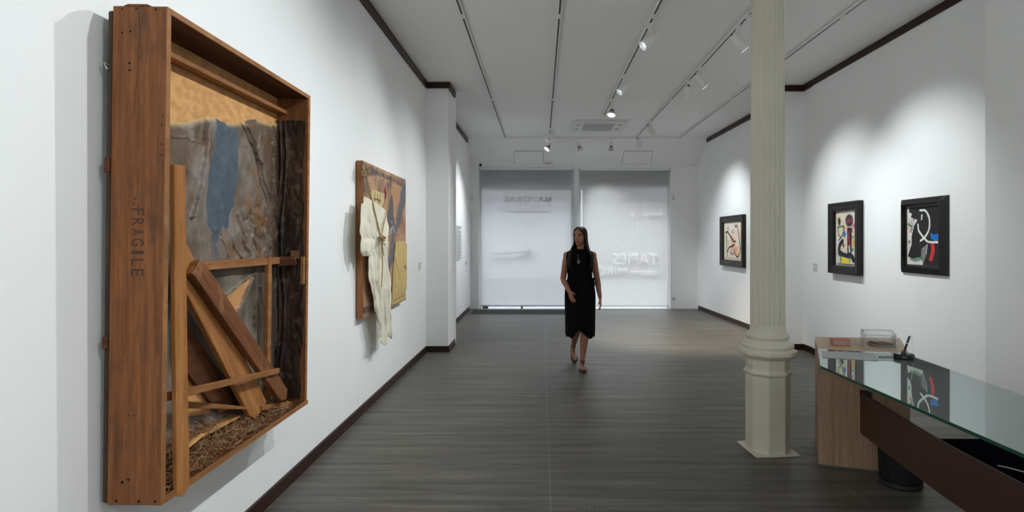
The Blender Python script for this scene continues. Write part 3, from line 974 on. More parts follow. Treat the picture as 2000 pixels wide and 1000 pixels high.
# pen on a round stand
pc = Vector((2.303, 3.640, GZ + .0005))
ps = thing('pen_stand', pc, 'black pen standing in a round black base on the glass desk top', 'pen stand')
MB().lathe([(0, 0), (.055, 0), (.0585, .004), (.0585, .024), (.055, .028), (.02, .030), (0, .030)], pc, 36).build('stand_base', M['black_gloss'], ps, smooth=True)
a = pc + Vector((-.002, 0, .030)); b_ = pc + Vector((.042, .01, .136))
MB().tube([a, a.lerp(b_, .15), a.lerp(b_, .16), a.lerp(b_, .95), b_], [.004, .0078, .0070, .0062, .005], 12).build('pen', M['black_gloss'], ps, smooth=True)
MB().tube([a.lerp(b_, .55), a.lerp(b_, .60)], .0074, 12).build('pen_band', M['chrome'], ps, smooth=True)
MB().lathe([(.008, 0), (.016, .0), (.013, .014), (.008, .016)], pc + Vector((-.002, 0, .028)), 16, caps=False).build('pen_socket', M['black_gloss'], ps, smooth=True)
MB().tube([b_ + Vector((.0, 0, -.004)), b_ + Vector((.010, 0, .004)), pc + Vector((.055, .005, .10)), pc + Vector((.060, .0, .05)), pc + Vector((.052, 0, .026))], .0013, 6).build('pen_cord', M['chrome'], ps, smooth=True)
MB().tube([pc + Vector((-.058, .01, .004)), pc + Vector((-.09, .03, .004)), pc + Vector((-.115, .015, .004)), pc + Vector((-.145, .03, .004))], .003, 6).build('loose_cord', M['ink'], ps, smooth=True)

# ================================================================== PAINT ON MESH
def vnoise(x, y, seed=0):
    xi = np.floor(x).astype(np.int64); yi = np.floor(y).astype(np.int64)
    xf = x - xi; yf = y - yi

    def h(a, b):
        n = (a * 374761393 + b * 668265263 + seed * 982451653) & 0xffffffff
        n = ((n ^ (n >> 13)) * 1274126177) & 0xffffffff
        return ((n ^ (n >> 16)) & 0xffff) / 65535.0
    u = xf * xf * (3 - 2 * xf); v = yf * yf * (3 - 2 * yf)
    return (h(xi, yi) * (1 - u) + h(xi + 1, yi) * u) * (1 - v) + (h(xi, yi + 1) * (1 - u) + h(xi + 1, yi + 1) * u) * v


def fbm(x, y, oct=5, seed=0, gain=0.5):
    s = 0; a = 1; t = 0
    for k in range(oct):
        s = s + a * vnoise(x * 2 ** k + 17.3 * k, y * 2 ** k + 9.1 * k, seed + k)
        t += a; a *= gain
    return s / t


def seg_dist(X, Y, pts):
    best = np.full(X.shape, 1e9); par = np.zeros(X.shape)
    n = len(pts) - 1
    for i in range(n):
        (x0, y0), (x1, y1) = pts[i], pts[i + 1]
        dx, dy = x1 - x0, y1 - y0
        t = np.clip(((X - x0) * dx + (Y - y0) * dy) / (dx * dx + dy * dy + 1e-12), 0, 1)
        d = np.hypot(X - (x0 + t * dx), Y - (y0 + t * dy))
        m = d < best
        best = np.where(m, d, best); par = np.where(m, (i + t) / n, par)
    return best, par


def inside(X, Y, poly):
    c = np.zeros(X.shape, bool)
    n = len(poly)
    for i in range(n):
        (x0, y0), (x1, y1) = poly[i], poly[(i + 1) % n]
        if y0 == y1: continue
        m = ((y0 > Y) != (y1 > Y)) & (X < (x1 - x0) * (Y - y0) / (y1 - y0) + x0)
        c ^= m
    return c


def smooth_path(pts, n=8):
    out = []
    P = [pts[0]] + list(pts) + [pts[-1]]
    for i in range(1, len(P) - 2):
        for k in range(n):
            t = k / n
            out.append(tuple(0.5 * ((2 * P[i][j]) + (-P[i - 1][j] + P[i + 1][j]) * t + (2 * P[i - 1][j] - 5 * P[i][j] + 4 * P[i + 1][j] - P[i + 2][j]) * t * t
                                    + (-P[i - 1][j] + 3 * P[i][j] - 3 * P[i + 1][j] + P[i + 2][j]) * t ** 3) for j in range(2)))
    out.append(tuple(pts[-1]))
    return out


class Paint:
    """a grid of paint: x, y in metres on the surface"""
    def __init__(s, X, Y, ground):
        s.X, s.Y = X, Y
        s.C = np.zeros(X.shape + (3,)); s.C[:] = ground
        s.wx = X + 0 * X; s.wy = Y + 0 * Y

    def wobble(s, amt, freq, seed=1):
        s.wx = s.X + amt * (fbm(s.X * freq, s.Y * freq, 3, seed) - .5) * 2
        s.wy = s.Y + amt * (fbm(s.X * freq + 40, s.Y * freq, 3, seed + 9) - .5) * 2
        return s

    def lay(s, mask, col):
        mask = mask[..., None] * 1.0
        s.C = s.C * (1 - mask) + np.array(col) * mask

    def mottle(s, amt, freq, seed=2, sx=1.0, sy=1.0):
        n = fbm(s.X * freq * sx, s.Y * freq * sy, 5, seed)
        s.C = np.clip(s.C * (1 + amt * (n - .5) * 2)[..., None], 0, 1)

    def stain(s, col, freq, lo, hi, seed=3, sx=1.0, sy=1.0, amt=1.0):
        n = fbm(s.X * freq * sx, s.Y * freq * sy, 5, seed)
        s.lay(np.clip((n - lo) / (hi - lo), 0, 1) * amt, col)

    def poly(s, pts, col, amt=1.0, dry=0.0, seed=5):
        m = inside(s.wx, s.wy, pts) * amt
        if dry: m = m * (1 - dry * (fbm(s.X * 60, s.Y * 25, 4, seed) > .52))
        s.lay(m, col)

    def stroke(s, pts, w, col, smooth=True, amt=1.0, soft=0.15, taper=False):
        if smooth and len(pts) > 2: pts = smooth_path(pts)
        d, par = seg_dist(s.wx, s.wy, pts)
        ww = w * (1 - 0.6 * np.abs(par * 2 - 1) ** 2) if taper else w
        s.lay(np.clip((ww - d) / (w * soft + 1e-6) + .5, 0, 1) * amt, col)

    def blob(s, c, rx, ry, col, soft=0.15, amt=1.0):
        d = np.hypot((s.wx - c[0]) / rx, (s.wy - c[1]) / ry)
        s.lay(np.clip((1 - d) / soft, 0, 1) * amt, col)


def grid_obj(name, P, C, mat, parent, smooth=True, keep=None):
    """P: (n,m,3) world points, C: (n,m,3) colours"""
    n, m_ = P.shape[:2]
    org = ORG[parent.name]
    me = bpy.data.meshes.new(name)
    idx = np.arange(n * m_).reshape(n, m_)
    f = np.stack([idx[:-1, :-1], idx[:-1, 1:], idx[1:, 1:], idx[1:, :-1]], -1).reshape(-1, 4)
    if keep is not None:
        f = f[keep.reshape(-1)[f].all(1)]
    me.vertices.add(n * m_)
    me.vertices.foreach_set('co', (P.reshape(-1, 3) - np.array(org)).astype(np.float32).ravel())
    me.loops.add(len(f) * 4)
    me.loops.foreach_set('vertex_index', f.astype(np.int32).ravel())
    me.polygons.add(len(f))
    me.polygons.foreach_set('loop_start', np.arange(0, len(f) * 4, 4, dtype=np.int32))
    me.polygons.foreach_set('use_smooth', np.ones(len(f), bool))
    me.update(calc_edges=True)
    if C is not None:
        at = me.color_attributes.new('Col', 'FLOAT_COLOR', 'POINT')
        a = np.ones((n * m_, 4), np.float32); a[:, :3] = C.reshape(-1, 3)
        at.data.foreach_set('color', a.ravel())
    me.materials.append(mat)
    o = bpy.data.objects.new(name, me)
    COL.objects.link(o)
    o.parent = parent
    ORG[o.name] = org.copy()
    return o


M['paint'] = painted('oil_paint', 0.55, 0.3, 0.15)
M['frame_black'] = wood('black_stained_frame', S(26, 24, 23), S(46, 43, 41), (10, 10, 10), scale=1.5, rough=0.5)
M['frame_gloss'] = plain('black_lacquer_frame', S(14, 14, 15), 0.22, var=0.1)
M['mount'] = plain('grey_mount_board', (0.60, 0.59, 0.57), 0.8)


class Wall:
    """a place on a wall: o is the near bottom corner, e runs away from the camera, n points into the room"""
    def __init__(s, o, e, n):
        s.o, s.e, s.n = Vector(o), Vector(e).normalized(), Vector(n).normalized()

    def pt(s, a, h, z):
        return s.o + s.e * a + s.n * h + Vector((0, 0, z))

    def np_pt(s, A, H, Z):
        P = np.zeros(A.shape + (3,))
        for i in range(3):
            P[..., i] = s.o[i] + s.e[i] * A + s.n[i] * H
        P[..., 2] += Z
        return P


def frame(w, W, Z0, Z1, prof, mat, root):
    rings = [[w.pt(t_, h_, Z0 + t_), w.pt(W - t_, h_, Z0 + t_), w.pt(W - t_, h_, Z1 - t_), w.pt(t_, h_, Z1 - t_)] for t_, h_ in prof]
    return MB().loft(rings, caps=False).build('frame', mat, root, bevel=0.0015)


def canvas_grid(w, a0, a1, z0, z1, n=150):
    """x runs from the far edge (seen first) to the near edge, y up; both in metres from the corner"""
    k = max(2, int(n * (a1 - a0) / (z1 - z0)))
    X, Y = np.meshgrid(np.linspace(0, a1 - a0, k), np.linspace(0, z1 - z0, n))
    return X, Y


BOX_PROF = [(0.0, 0.0), (0.0, 0.066), (0.012, 0.070), (0.030, 0.068), (0.034, 0.060), (0.078, 0.058), (0.084, 0.050), (0.100, 0.048), (0.100, 0.012)]

# --- picture with loose black lines, far wall section
a_ = math.atan2(-0.125, 4.30)
e1 = Vector((-0.125, 4.30, 0)).normalized()
w = Wall(Vector((3.685, 8.75, 0)) + e1 * 1.45, e1, (-e1.y, e1.x, 0))
W, Z0, Z1 = 1.19, 1.067, 2.020
pic = thing('framed_painting', w.pt(W / 2, 0, Z0), 'black framed painting of loose black and orange strokes on cream, on the far wall section', 'painting', 'framed paintings')
frame(w, W, Z0, Z1, [(t_ * 1.15, h_) for t_, h_ in BOX_PROF], M['frame_black'], pic)
MB().prism([w.pt(.11, .008, Z0 + .11), w.pt(W - .11, .008, Z0 + .11), w.pt(W - .11, .008, Z1 - .11), w.pt(.11, .008, Z1 - .11)], w.n * .006).build('mount', plain('cream_mount', S(226, 212, 186), 0.8), pic)
b0, b1, h0, h1 = .150, W - .150, Z0 + .155, Z1 - .130
X, Y = canvas_grid(w, b0, b1, h0, h1, 150)
p = Paint(X, Y, S(236, 226, 212)).wobble(.008, 30)
wd, hg = b1 - b0, h1 - h0
U = lambda *q: [(a * wd, b * hg) for a, b in q]
p.stain(S(240, 205, 180), 5, .5, .8, 4, amt=.6)
p.poly(U((.30, .62), (.50, .66), (.62, .40), (.50, .12), (.36, .18), (.42, .38)), S(232, 140, 112), .8, .3)
p.poly(U((.58, .30), (.78, .33), (.86, .12), (.70, .06), (.60, .12)), S(238, 150, 96), .8, .2)
p.poly(U((.70, .26), (.84, .24), (.80, .10)), S(240, 220, 130), .8)
p.poly(U((.20, .50), (.26, .52), (.27, .36), (.20, .36)), S(120, 180, 140), .7, .3)
p.poly(U((.86, .72), (.95, .76), (.96, .50), (.88, .52)), S(238, 150, 120), .6, .4)
p.blob((.22 * wd, .84 * hg), .035, .045, S(70, 140, 215))
p.blob((.96 * wd, .26 * hg), .025, .02, S(60, 110, 190))
p.stain(S(236, 190, 110), 9, .60, .75, 8, amt=.5)
K = S(34, 30, 30)
p.stroke(U((.08, .72), (.20, .74), (.38, .60), (.55, .48), (.66, .46)), .017, K)
p.stroke(U((.12, .76), (.13, .50), (.15, .25), (.18, .05)), .014, K)
p.stroke(U((.17, .16), (.30, .30), (.46, .33), (.60, .38)), .019, K)
p.stroke(U((.74, .92), (.82, .72), (.88, .46), (.92, .22), (.80, .05), (.64, .10), (.60, .24)), .015, K)
p.stroke(U((.62, .94), (.68, .86), (.74, .95)), .014, K)
p.stroke(U((.46, .78), (.48, .70)), .011, K)
p.stroke(U((.56, .80), (.57, .70)), .011, K)
p.stroke(U((.33, .16), (.50, .10), (.62, .20)), .010, K)
p.mottle(.10, 40)
grid_obj('canvas', w.np_pt(b1 - X, X * 0 + .020, h0 + Y), p.C, M['paint'], pic)

# --- tall picture behind the column
w = Wall((3.712, 6.606, 0), (0, 1, 0), (-1, 0, 0))
W, Z0, Z1 = .690, 1.143, 2.016
pic = thing('framed_painting', w.pt(W / 2, 0, Z0), 'black framed painting with a tall narrow canvas of dark blue shapes and a yellow patch', 'painting', 'framed paintings')
frame(w, W, Z0, Z1, BOX_PROF, M['frame_black'], pic)
MB().prism([w.pt(.095, .008, Z0 + .095), w.pt(W - .095, .008, Z0 + .095), w.pt(W - .095, .008, Z1 - .095), w.pt(.095, .008, Z1 - .095)], w.n * .006).build('mount', M['mount'], pic)
b0, b1, h0, h1 = .130, .545, Z0 + .128, Z1 - .128
MB().prism([w.pt(b0, .014, h0), w.pt(b1, .014, h0), w.pt(b1, .014, h1), w.pt(b0, .014, h1)], w.n * .016).build('stretcher', plain('raw_canvas_edge', S(196, 170, 132), 0.8), pic)
X, Y = canvas_grid(w, b0, b1, h0, h1, 190)
p = Paint(X, Y, S(226, 208, 180)).wobble(.005, 40)
wd, hg = b1 - b0, h1 - h0
p.stain(S(238, 230, 220), 7, .45, .7, 4, amt=.8)
p.stain(S(204, 160, 112), 9, .62, .8, 14, amt=.5)
K = S(32, 34, 52)
p.blob((.16 * wd, .84 * hg), .050, .080, S(196, 160, 116), .5, .6)
p.blob((.17 * wd, .83 * hg), .034, .055, K, .3)
p.blob((.72 * wd, .84 * hg), .110, .105, S(202, 160, 112), .4, .6)
p.blob((.72 * wd, .84 * hg), .090, .080, S(52, 56, 82), .15)
for q in (((.62, .80), (.64, .86)), ((.72, .81), (.71, .88)), ((.80, .86), (.84, .82))):
    p.stroke(U(*q), .008, S(214, 66, 60))
p.stroke(U((.08, .72), (.40, .74)), .012, S(46, 150, 84))
p.stroke(U((.09, .72), (.12, .60), (.22, .52)), .010, S(46, 150, 84))
p.stroke(U((.40, .73), (.36, .58), (.14, .46)), .008, S(24, 66, 40))
p.stroke(U((.44, .72), (.48, .60)), .009, S(214, 74, 60))
p.stroke(U((.92, .76), (.90, .62)), .009, S(214, 74, 60))
p.blob((.98 * wd, .74 * hg), .03, .03, S(196, 130, 190), .3)
p.blob((.46 * wd, .58 * hg), .034, .040, S(46, 120, 210), .2)
p.poly(U((.60, .70), (.86, .70), (.84, .18), (.62, .18)), K)
p.stroke(U((.72, .64), (.70, .50), (.74, .36), (.71, .24)), .010, S(206, 70, 66))
p.stroke(U((.72, .34), (.73, .24)), .015, S(230, 214, 206))
p.stroke(U((.34, .44), (.20, .36), (.16, .26), (.22, .18), (.46, .17)), .030, K)
p.stroke(U((.24, .20), (.50, .15), (.80, .16), (.94, .08)), .034, K)
p.blob((.40 * wd, .36 * hg), .026, .036, K, .6)
p.poly(U((.88, .47), (.99, .48), (.98, .34), (.89, .34)), S(226, 170, 52))
p.blob((.90 * wd, .28 * hg), .026, .032, S(50, 140, 110), .3)
p.blob((.92 * wd, .52 * hg), .022, .026, S(90, 160, 90), .3)
p.poly(U((.28, .14), (.70, .10), (.74, .01), (.30, .01)), S(240, 218, 70))
p.stroke(U((.26, .15), (.27, .02)), .012, S(60, 150, 70))
p.stroke(U((.74, .12), (.74, .02)), .010, S(60, 150, 70))
p.mottle(.12, 45)
grid_obj('canvas', w.np_pt(b1 - X, X * 0 + .0305, h0 + Y), p.C, M['paint'], pic)

# --- mostly black picture by the desk
w = Wall((3.712, 5.215, 0), (0, 1, 0), (-1, 0, 0))
W, Z0, Z1 = .665, 1.225, 1.966
pic = thing('framed_painting', w.pt(W / 2, 0, Z0), 'glossy black framed painting, mostly black with a blue patch and a red bar', 'painting', 'framed paintings')
frame(w, W, Z0, Z1, [(0, 0), (0, .018), (.004, .022), (.052, .058), (.060, .060), (.064, .058), (.068, .034), (.088, .032), (.090, .012)], M['frame_gloss'], pic)
b0, b1, h0, h1 = .088, W - .088, Z0 + .088, Z1 - .088
X, Y = canvas_grid(w, b0, b1, h0, h1, 200)
p = Paint(X, Y, S(222, 218, 212)).wobble(.004, 30)
wd, hg = b1 - b0, h1 - h0
p.blob((.12 * wd, .70 * hg), .07, .08, S(150, 146, 142), .8, .7)
p.blob((.22 * wd, .80 * hg), .022, .022, S(130, 84, 160), .5)
p.stroke(U((.02, .72), (.16, .66)), .006, S(60, 56, 56))
p.stroke(U((.03, .66), (.10, .62)), .006, S(226, 206, 60))
p.blob((.15 * wd, .62 * hg), .016, .018, S(60, 120, 210), .4)
p.blob((.11 * wd, .58 * hg), .018, .016, S(206, 60, 50), .4)
p.blob((.07 * wd, .40 * hg), .020, .026, S(40, 40, 40), .8)
K = S(38, 37, 38)
p.poly(U((.07, 1.0), (1.0, 1.0), (1.0, 0), (.48, 0), (.60, .20), (.62, .36), (.45, .28), (.44, .14), (.18, .10), (.02, .14), (.14, .34), (.15, .52), (.22, .68), (.33, .78), (.12, .83), (.15, .89), (.06, .92)), K)
p.poly(U((.60, .35), (.44, .27), (.42, .12), (.50, .02), (.58, .16)), S(108, 106, 104), .85)
p.stroke(U((.12, .10), (.26, .08), (.46, .12)), .016, S(60, 128, 92), amt=.8)
p.poly(U((.70, .55), (.84, .52), (.99, .54), (.985, .45), (.85, .41), (.73, .45)), S(24, 118, 214))
p.stroke(U((.77, .34), (.78, .24), (.72, .11)), .024, S(220, 52, 58))
Wt = S(238, 236, 230)
p.stroke(U((.40, .94), (.56, .93), (.67, .80), (.67, .62), (.56, .49), (.42, .42)), .0105, Wt)
p.stroke(U((.34, .70), (.36, .60), (.50, .48), (.66, .40), (.98, .395)), .0105, Wt)
p.stroke(U((.46, .86), (.45, .79)), .009, Wt)
p.mottle(.10, 30, sx=.6)
grid_obj('canvas', w.np_pt(b1 - X, X * 0 + .016, h0 + Y), p.C, M['paint'], pic)


# ------------------------------------------------------------------ small text labels on the walls
def wall_label(w, wid, z0, hgt, lines, label, name='wall_label'):
    r = thing(name, w.pt(wid / 2, 0, z0), label, 'wall text' if name == 'wall_text' else 'label', None)
    if name == 'wall_label':
        MB().prism([w.pt(0, .0005, z0), w.pt(wid, .0005, z0), w.pt(wid, .0005, z0 + hgt), w.pt(0, .0005, z0 + hgt)], w.n * .002).build('card', M['label_paper'], r)
    tx = MB()
    random.seed(lines)
    for k in range(lines):
        z = z0 + hgt * (1 - (k + .8) / (lines + .6))
        th = hgt / lines * .42
        # broken into word-like runs
        a = wid * .04
        while a < wid * .93:
            l = min(wid * random.uniform(.06, .2), wid * .96 - a)
            tx.prism([w.pt(a, .0026, z), w.pt(a + l, .0026, z), w.pt(a + l, .0026, z + th), w.pt(a, .0026, z + th)], w.n * .0006)
            a += l + wid * .025
            if k in (2, lines - 1) and a > wid * .5: break
    tx.build('lettering', M['ink'] if name == 'wall_text' else M['grille'], r)


wl_ = lambda y: Wall((XL, y, 0), (0, 1, 0), (1, 0, 0))
wr_ = lambda x, y: Wall((x, y, 0), (0, 1, 0), (-1, 0, 0))
wall_label(wl_(7.50), .14, 1.155, .11, 6, 'small printed wall label between the garment piece and the pilaster')
wall_label(wr_(3.712, 7.70), .13, 1.12, .12, 6, 'small printed wall label beside the tall framed painting')
wall_label(wr_(3.712, 4.62), .17, 1.15, .11, 7, 'small printed wall label between the mostly black painting and the wall corner')
wall_label(wl_(10.80), .72, 1.14, .70, 24, 'block of small dark wall text lit by a spotlight near the window', 'wall_text')

# ================================================================== WOODEN CRATE PIECE
TH = 0.0123                                     # it leans a little off the wall at the top
KX0, KX1, KY0, KY1, KZ0, KZ1 = -1.555, -1.361, 2.066, 3.350, 0.597, 2.397
crate = thing('wooden_crate_artwork', (KX0, 2.7, KZ0), 'shallow open wooden crate on the wall, filled with planks and grey canvas', 'artwork')


def B(px, py, X):
    """a point of the photograph on the upright plane at depth X inside the crate"""
    Xt = X
    for _ in range(3):
        Y = -Xt * F / (1057 - px)
        z = EYE + (470 - py) * Y / F
        Xt = X + TH * (z - 1.497)
    return (Y, z)


def grain(d):
    return (math.atan2(d[0], d[1]), 0, 0)


M['crate_side'] = wood('crate_pine_aged', S(112, 68, 36), S(154, 98, 56), (22, 12, 1.1), scale=2.6, stain=S(70, 52, 40), stain_amt=.7, sscale=4.5)
M['crate_edge'] = wood('crate_pine_edge', S(140, 92, 54), S(182, 130, 84), (16, 1.2, 1.2), scale=2.0, stain=S(84, 58, 40), stain_amt=.6)
M['crate_dark'] = wood('crate_pine_dark', S(78, 46, 28), S(112, 70, 42), (14, 1.0, 14), scale=1.8)
M['plywood'] = wood('plywood_back', S(212, 158, 100), S(222, 168, 109), (8, 2.0, 3), scale=1.6, stain=S(130, 92, 60), stain_amt=.4)
M['plank_v'] = wood('sawn_plank_upright', S(160, 104, 54), S(192, 134, 78), (16, 16, 0.8), scale=1.6, stain=S(112, 70, 40), stain_amt=.5)
dg1 = (B(497, 818, -1.44)[0] - B(365, 520, -1.44)[0], B(497, 818, -1.44)[1] - B(365, 520, -1.44)[1])
dg2 = (B(556, 770, -1.40)[0] - B(385, 520, -1.40)[0], B(556, 770, -1.40)[1] - B(385, 520, -1.40)[1])
M['plank_d'] = wood('sawn_plank_slanting', S(158, 102, 56), S(194, 138, 82), (16, 16, 0.8), rot=grain(dg1), scale=1.7, stain=S(112, 92, 70), stain_amt=.7, sscale=1.4)
M['plank_e'] = wood('dark_plank_slanting', S(104, 62, 36), S(146, 94, 56), (16, 16, 0.8), rot=grain(dg2), scale=1.9, stain=S(190, 140, 90), stain_amt=.6, sscale=4.0)
M['rear'] = wood('rear_frame_wood', S(56, 42, 30), S(84, 64, 46), (14, 14, 1.0), scale=1.8)
M['batten'] = wood('batten_pine', S(140, 92, 54), S(178, 124, 76), (14, 0.9, 14), scale=2.0, stain=S(90, 58, 36), stain_amt=.6)

t = 0.025
MB().box((KX0, KY0, KZ0), (KX1, KY0 + t, KZ1)).build('side_board', M['crate_side'], crate, bevel=0.003)
MB().box((KX0, KY1 - t, KZ0), (KX1, KY1, KZ1)).build('side_board', M['crate_side'], crate, bevel=0.003)
MB().box((KX0, KY0 + t, KZ1 - 0.022), (KX1, KY1 - t, KZ1)).build('top_board', M['crate_dark'], crate, bevel=0.002)
MB().box((KX0, KY0 + t, KZ0), (KX1 + 0.002, KY1 - t, KZ0 + 0.022)).build('bottom_board', M['crate_dark'], crate, bevel=0.002)
# paler strips along the front edges
MB().box((KX1 - 0.004, KY0 + t, KZ1 - 0.022), (KX1 + 0.003, KY1 - t, KZ1)).build('edge_strip', M['crate_edge'], crate, bevel=0.001)
MB().box((KX1 - 0.002, KY0 + t, KZ0), (KX1 + 0.005, KY1 + 0.012, KZ0 + 0.024)).build('edge_strip', M['batten'], crate, bevel=0.001)
MB().box((KX1 - 0.002, KY0 + 0.001, KZ0), (KX1 + 0.003, KY0 + t - 0.001, KZ1)).build('edge_strip', M['crate_edge'], crate, bevel=0.001)
MB().box((KX1 - 0.002, KY1 - t, KZ0 + 0.03), (KX1 + 0.003, KY1, KZ1)).build('edge_strip', M['batten'], crate, bevel=0.001)
MB().box((KX0, KY0 + t, KZ0 + 0.022), (KX0 + 0.014, KY1 - t, KZ1 - 0.022)).build('back_panel', M['plywood'], crate)
MB().prism([(KX0 + .04, KY0, KZ1), (KX0 + .055, KY0, KZ1 + .007), (KX0 + .125, KY0, KZ1 + .007), (KX0 + .14, KY0, KZ1)], (0, .5, 0)).build('top_cleat', M['crate_side'], crate)
XB = KX0 + 0.014
# battens behind the crate, touching the wall
MB().box((-1.577, KY0 + 0.004, KZ0 + .004), (KX0, KY1 - 0.01, KZ1 - .015)).build('rear_frame', M['rear'], crate, bevel=0.006)
for z0, z1 in ((1.795, 1.850), (1.160, 1.205)):
    MB().box((-1.640, KY0 + 0.2, z0), (-1.570, KY0 + 1.0, z1)).build('hanging_batten', M['crate_dark'], crate)
    MB().box((-1.574, KY0 - 0.010, z0), (KX0, KY0 + 0.3, z1)).build('rear_cleat', M['crate_dark'], crate, bevel=0.004)
MB().tube([(KX0 - .002, KY0 + .02, 2.18), (KX0 - .02, KY0 - .004, 2.185), (KX0 - .03, KY0 + .0, 2.195), (KX0 - .024, KY0 + .01, 2.17)], .003, 8).build('hanging_hook', M['chrome'], crate, smooth=True)

# ledge under the top, middle rail, thin uprights
MB().box((XB, KY0 + t, 2.282), (-1.482, KY1 - t, 2.303)).build('ledge_batten', M['batten'], crate, bevel=0.002)
y0, _ = B(384, 510, -1.475); _, zr = B(540, 509, -1.475)
MB().box((XB, y0, zr - .019), (-1.475, KY1 - .10, zr + .019)).build('middle_rail', M['batten'], crate, bevel=0.002)
y0, _ = B(523.5, 600, -1.470); y1, _ = B(530.5, 600, -1.470)
MB().box((-1.492, y0, .625), (-1.470, y1, zr + .024)).build('thin_upright', M['batten'], crate, bevel=0.0015)
y0, _ = B(318, 600, -1.47)
MB().box((XB, KY0 + t + .002, .63), (XB + .06, KY0 + t + .05, 1.60)).build('corner_post', M['crate_dark'], crate, bevel=0.002)
MB().box((-1.44, KY0 + t, 1.80), (-1.37, KY0 + t + .018, 1.86)).build('corner_block', M['batten'], crate, bevel=0.002)

# upright plank standing at the front
q = [B(342, 320, -1.352), B(362.5, 323, -1.352), B(364, 470, -1.352), B(367, 700, -1.352), B(371, 948, -1.352), B(358, 968, -1.352), B(347, 968, -1.352), B(343, 640, -1.352)]
zb = min(a[1] for a in q)
MB().prism([(-1.372, a, b) for a, b in q], (.020, 0, 0)).build('upright_plank', M['plank_v'], crate, bevel=0.0025)
# wide slanting plank
q = [B(358, 470, -1.44), B(366, 478, -1.44), B(382, 509, -1.44), B(430, 600, -1.44), B(520, 782, -1.44), B(515, 797, -1.44), B(497, 818, -1.44), B(487, 812, -1.44), B(430, 700, -1.44), B(366, 577, -1.44), B(352, 560, -1.44)]
MB().prism([(-1.462, a, b) for a, b in q], (.024, 0, 0)).build('slanting_plank', M['plank_d'], crate, bevel=0.003)
# darker slanting plank
q = [B(377, 534, -1.40), B(393, 506, -1.40), B(401, 512, -1.40), B(480, 634, -1.40), B(562, 759, -1.40), B(560, 779, -1.40), B(549, 783, -1.40), B(460, 655, -1.40)]
MB().prism([(-1.432, a, b) for a, b in q], (.032, 0, 0)).build('slanting_plank', M['plank_e'], crate, bevel=0.003)
# thin cross batten in front of both
a0, a1 = B(320, 776, -1.385), B(546, 723, -1.385)
MB().prism([(-1.398, a0[0], a0[1] - .016), (-1.398, a1[0], a1[1] - .014), (-1.398, a1[0], a1[1] + .014), (-1.398, a0[0], a0[1] + .016)], (.014, 0, 0)).build('cross_batten', M['batten'], crate, bevel=0.002)
# broken pieces low in the crate
a0, a1 = B(345, 787, -1.47), B(482, 797, -1.44)
MB().prism([(-1.49, a0[0], a0[1] - .020), (-1.455, a1[0], a1[1] - .006), (-1.455, a1[0], a1[1] + .008), (-1.49, a0[0], a0[1] + .014)], (.016, 0, 0)).build('split_batten', M['batten'], crate, bevel=0.002)
a0, a1 = B(512, 797, -1.43), B(579, 786, -1.43)
MB().prism([(-1.45, a0[0], a0[1] - .012), (-1.45, a1[0], a1[1] - .012), (-1.45, a1[0], a1[1] + .010), (-1.45, a0[0], a0[1] + .016)], (.02, 0, 0)).build('split_batten', M['batten'], crate, bevel=0.002)
for (p0, p1, X, hh, wd_) in (((350, 880), (470, 815), -1.475, .012, .06), ((345, 895), (400, 850), -1.445, .010, .02)):
    a0, a1 = B(*p0, X), B(*p1, X)
    MB().prism([(X - wd_, a0[0], a0[1]), (X, a0[0], a0[1]), (X, a1[0], a1[1]), (X - wd_, a1[0], a1[1])], (0, 0, hh)).build('lying_slat', M['plywood'], crate, bevel=0.002)
q = [B(345, 640, -1.50), B(372, 640, -1.50), B(470, 790, -1.50), B(430, 806, -1.50), B(372, 735, -1.50), B(345, 700, -1.50)]
MB().prism([(-1.516, a, b) for a, b in q], (.014, 0, 0)).build('shadowed_board', M['crate_dark'], crate, bevel=0.002)
q = [B(365, 735, -1.525), B(385, 745, -1.525), B(412, 805, -1.525), B(365, 815, -1.525)]
MB().prism([(-1.532, a, b) for a, b in q], (.008, 0, 0)).build('plywood_offcut', M['plywood'], crate, bevel=0.001)
# splintered corner wood at the far end of the middle rail
MB().obox((-1.450, 3.27, 1.435), (.10, .05, .045), Matrix.Rotation(.25, 3, 'X') @ Matrix.Rotation(.3, 3, 'Z')).obox((-1.42, 3.30, 1.47), (.05, .03, .05), Matrix.Rotation(.6, 3, 'Z')).build('corner_splinter', M['crate_dark'], crate, bevel=0.003)
MB().box((-1.385, 3.300, 1.30), (-1.366, 3.324, 1.46)).build('corner_splinter', M['batten'], crate, bevel=0.002)

# ---- grey canvas glued over the back
M['canvas'] = painted('stiffened_canvas', 0.48, 0.35, 0.35)
bp = lambda x, y: B(x, y, -1.525)
Yg, Zg = np.meshgrid(np.linspace(2.10, 3.318, 330), np.linspace(1.455, 2.262, 220))
p = Paint(Yg, Zg, S(106, 88, 71)).wobble(.012, 22, 3)
p.stain(S(96, 78, 62), 6, .42, .66, 3, sx=1.5, amt=.9)
p.stain(S(138, 129, 122), 5, .50, .70, 11, sy=.6, amt=.7)
p.stain(S(120, 84, 48), 12, .56, .75, 17, amt=.7)
p.stain(S(156, 150, 146), 9, .55, .75, 23, sy=.7, amt=.4)
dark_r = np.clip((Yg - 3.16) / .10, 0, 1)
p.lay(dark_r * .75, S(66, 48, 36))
stripe = [bp(*q) for q in ((421, 226), (428, 222), (436, 227), (446, 223), (453, 226), (457, 246), (463, 256), (465, 275), (462, 300), (464, 330), (465, 350), (459, 375), (458, 398), (451, 420), (447, 442), (441, 450), (435, 440), (430, 452), (427, 468), (424, 474), (412, 474), (411, 452), (405, 430), (403, 400), (404, 380), (408, 340), (411, 310), (416, 290), (421, 262))]
p.poly(stripe, S(80, 91, 102))
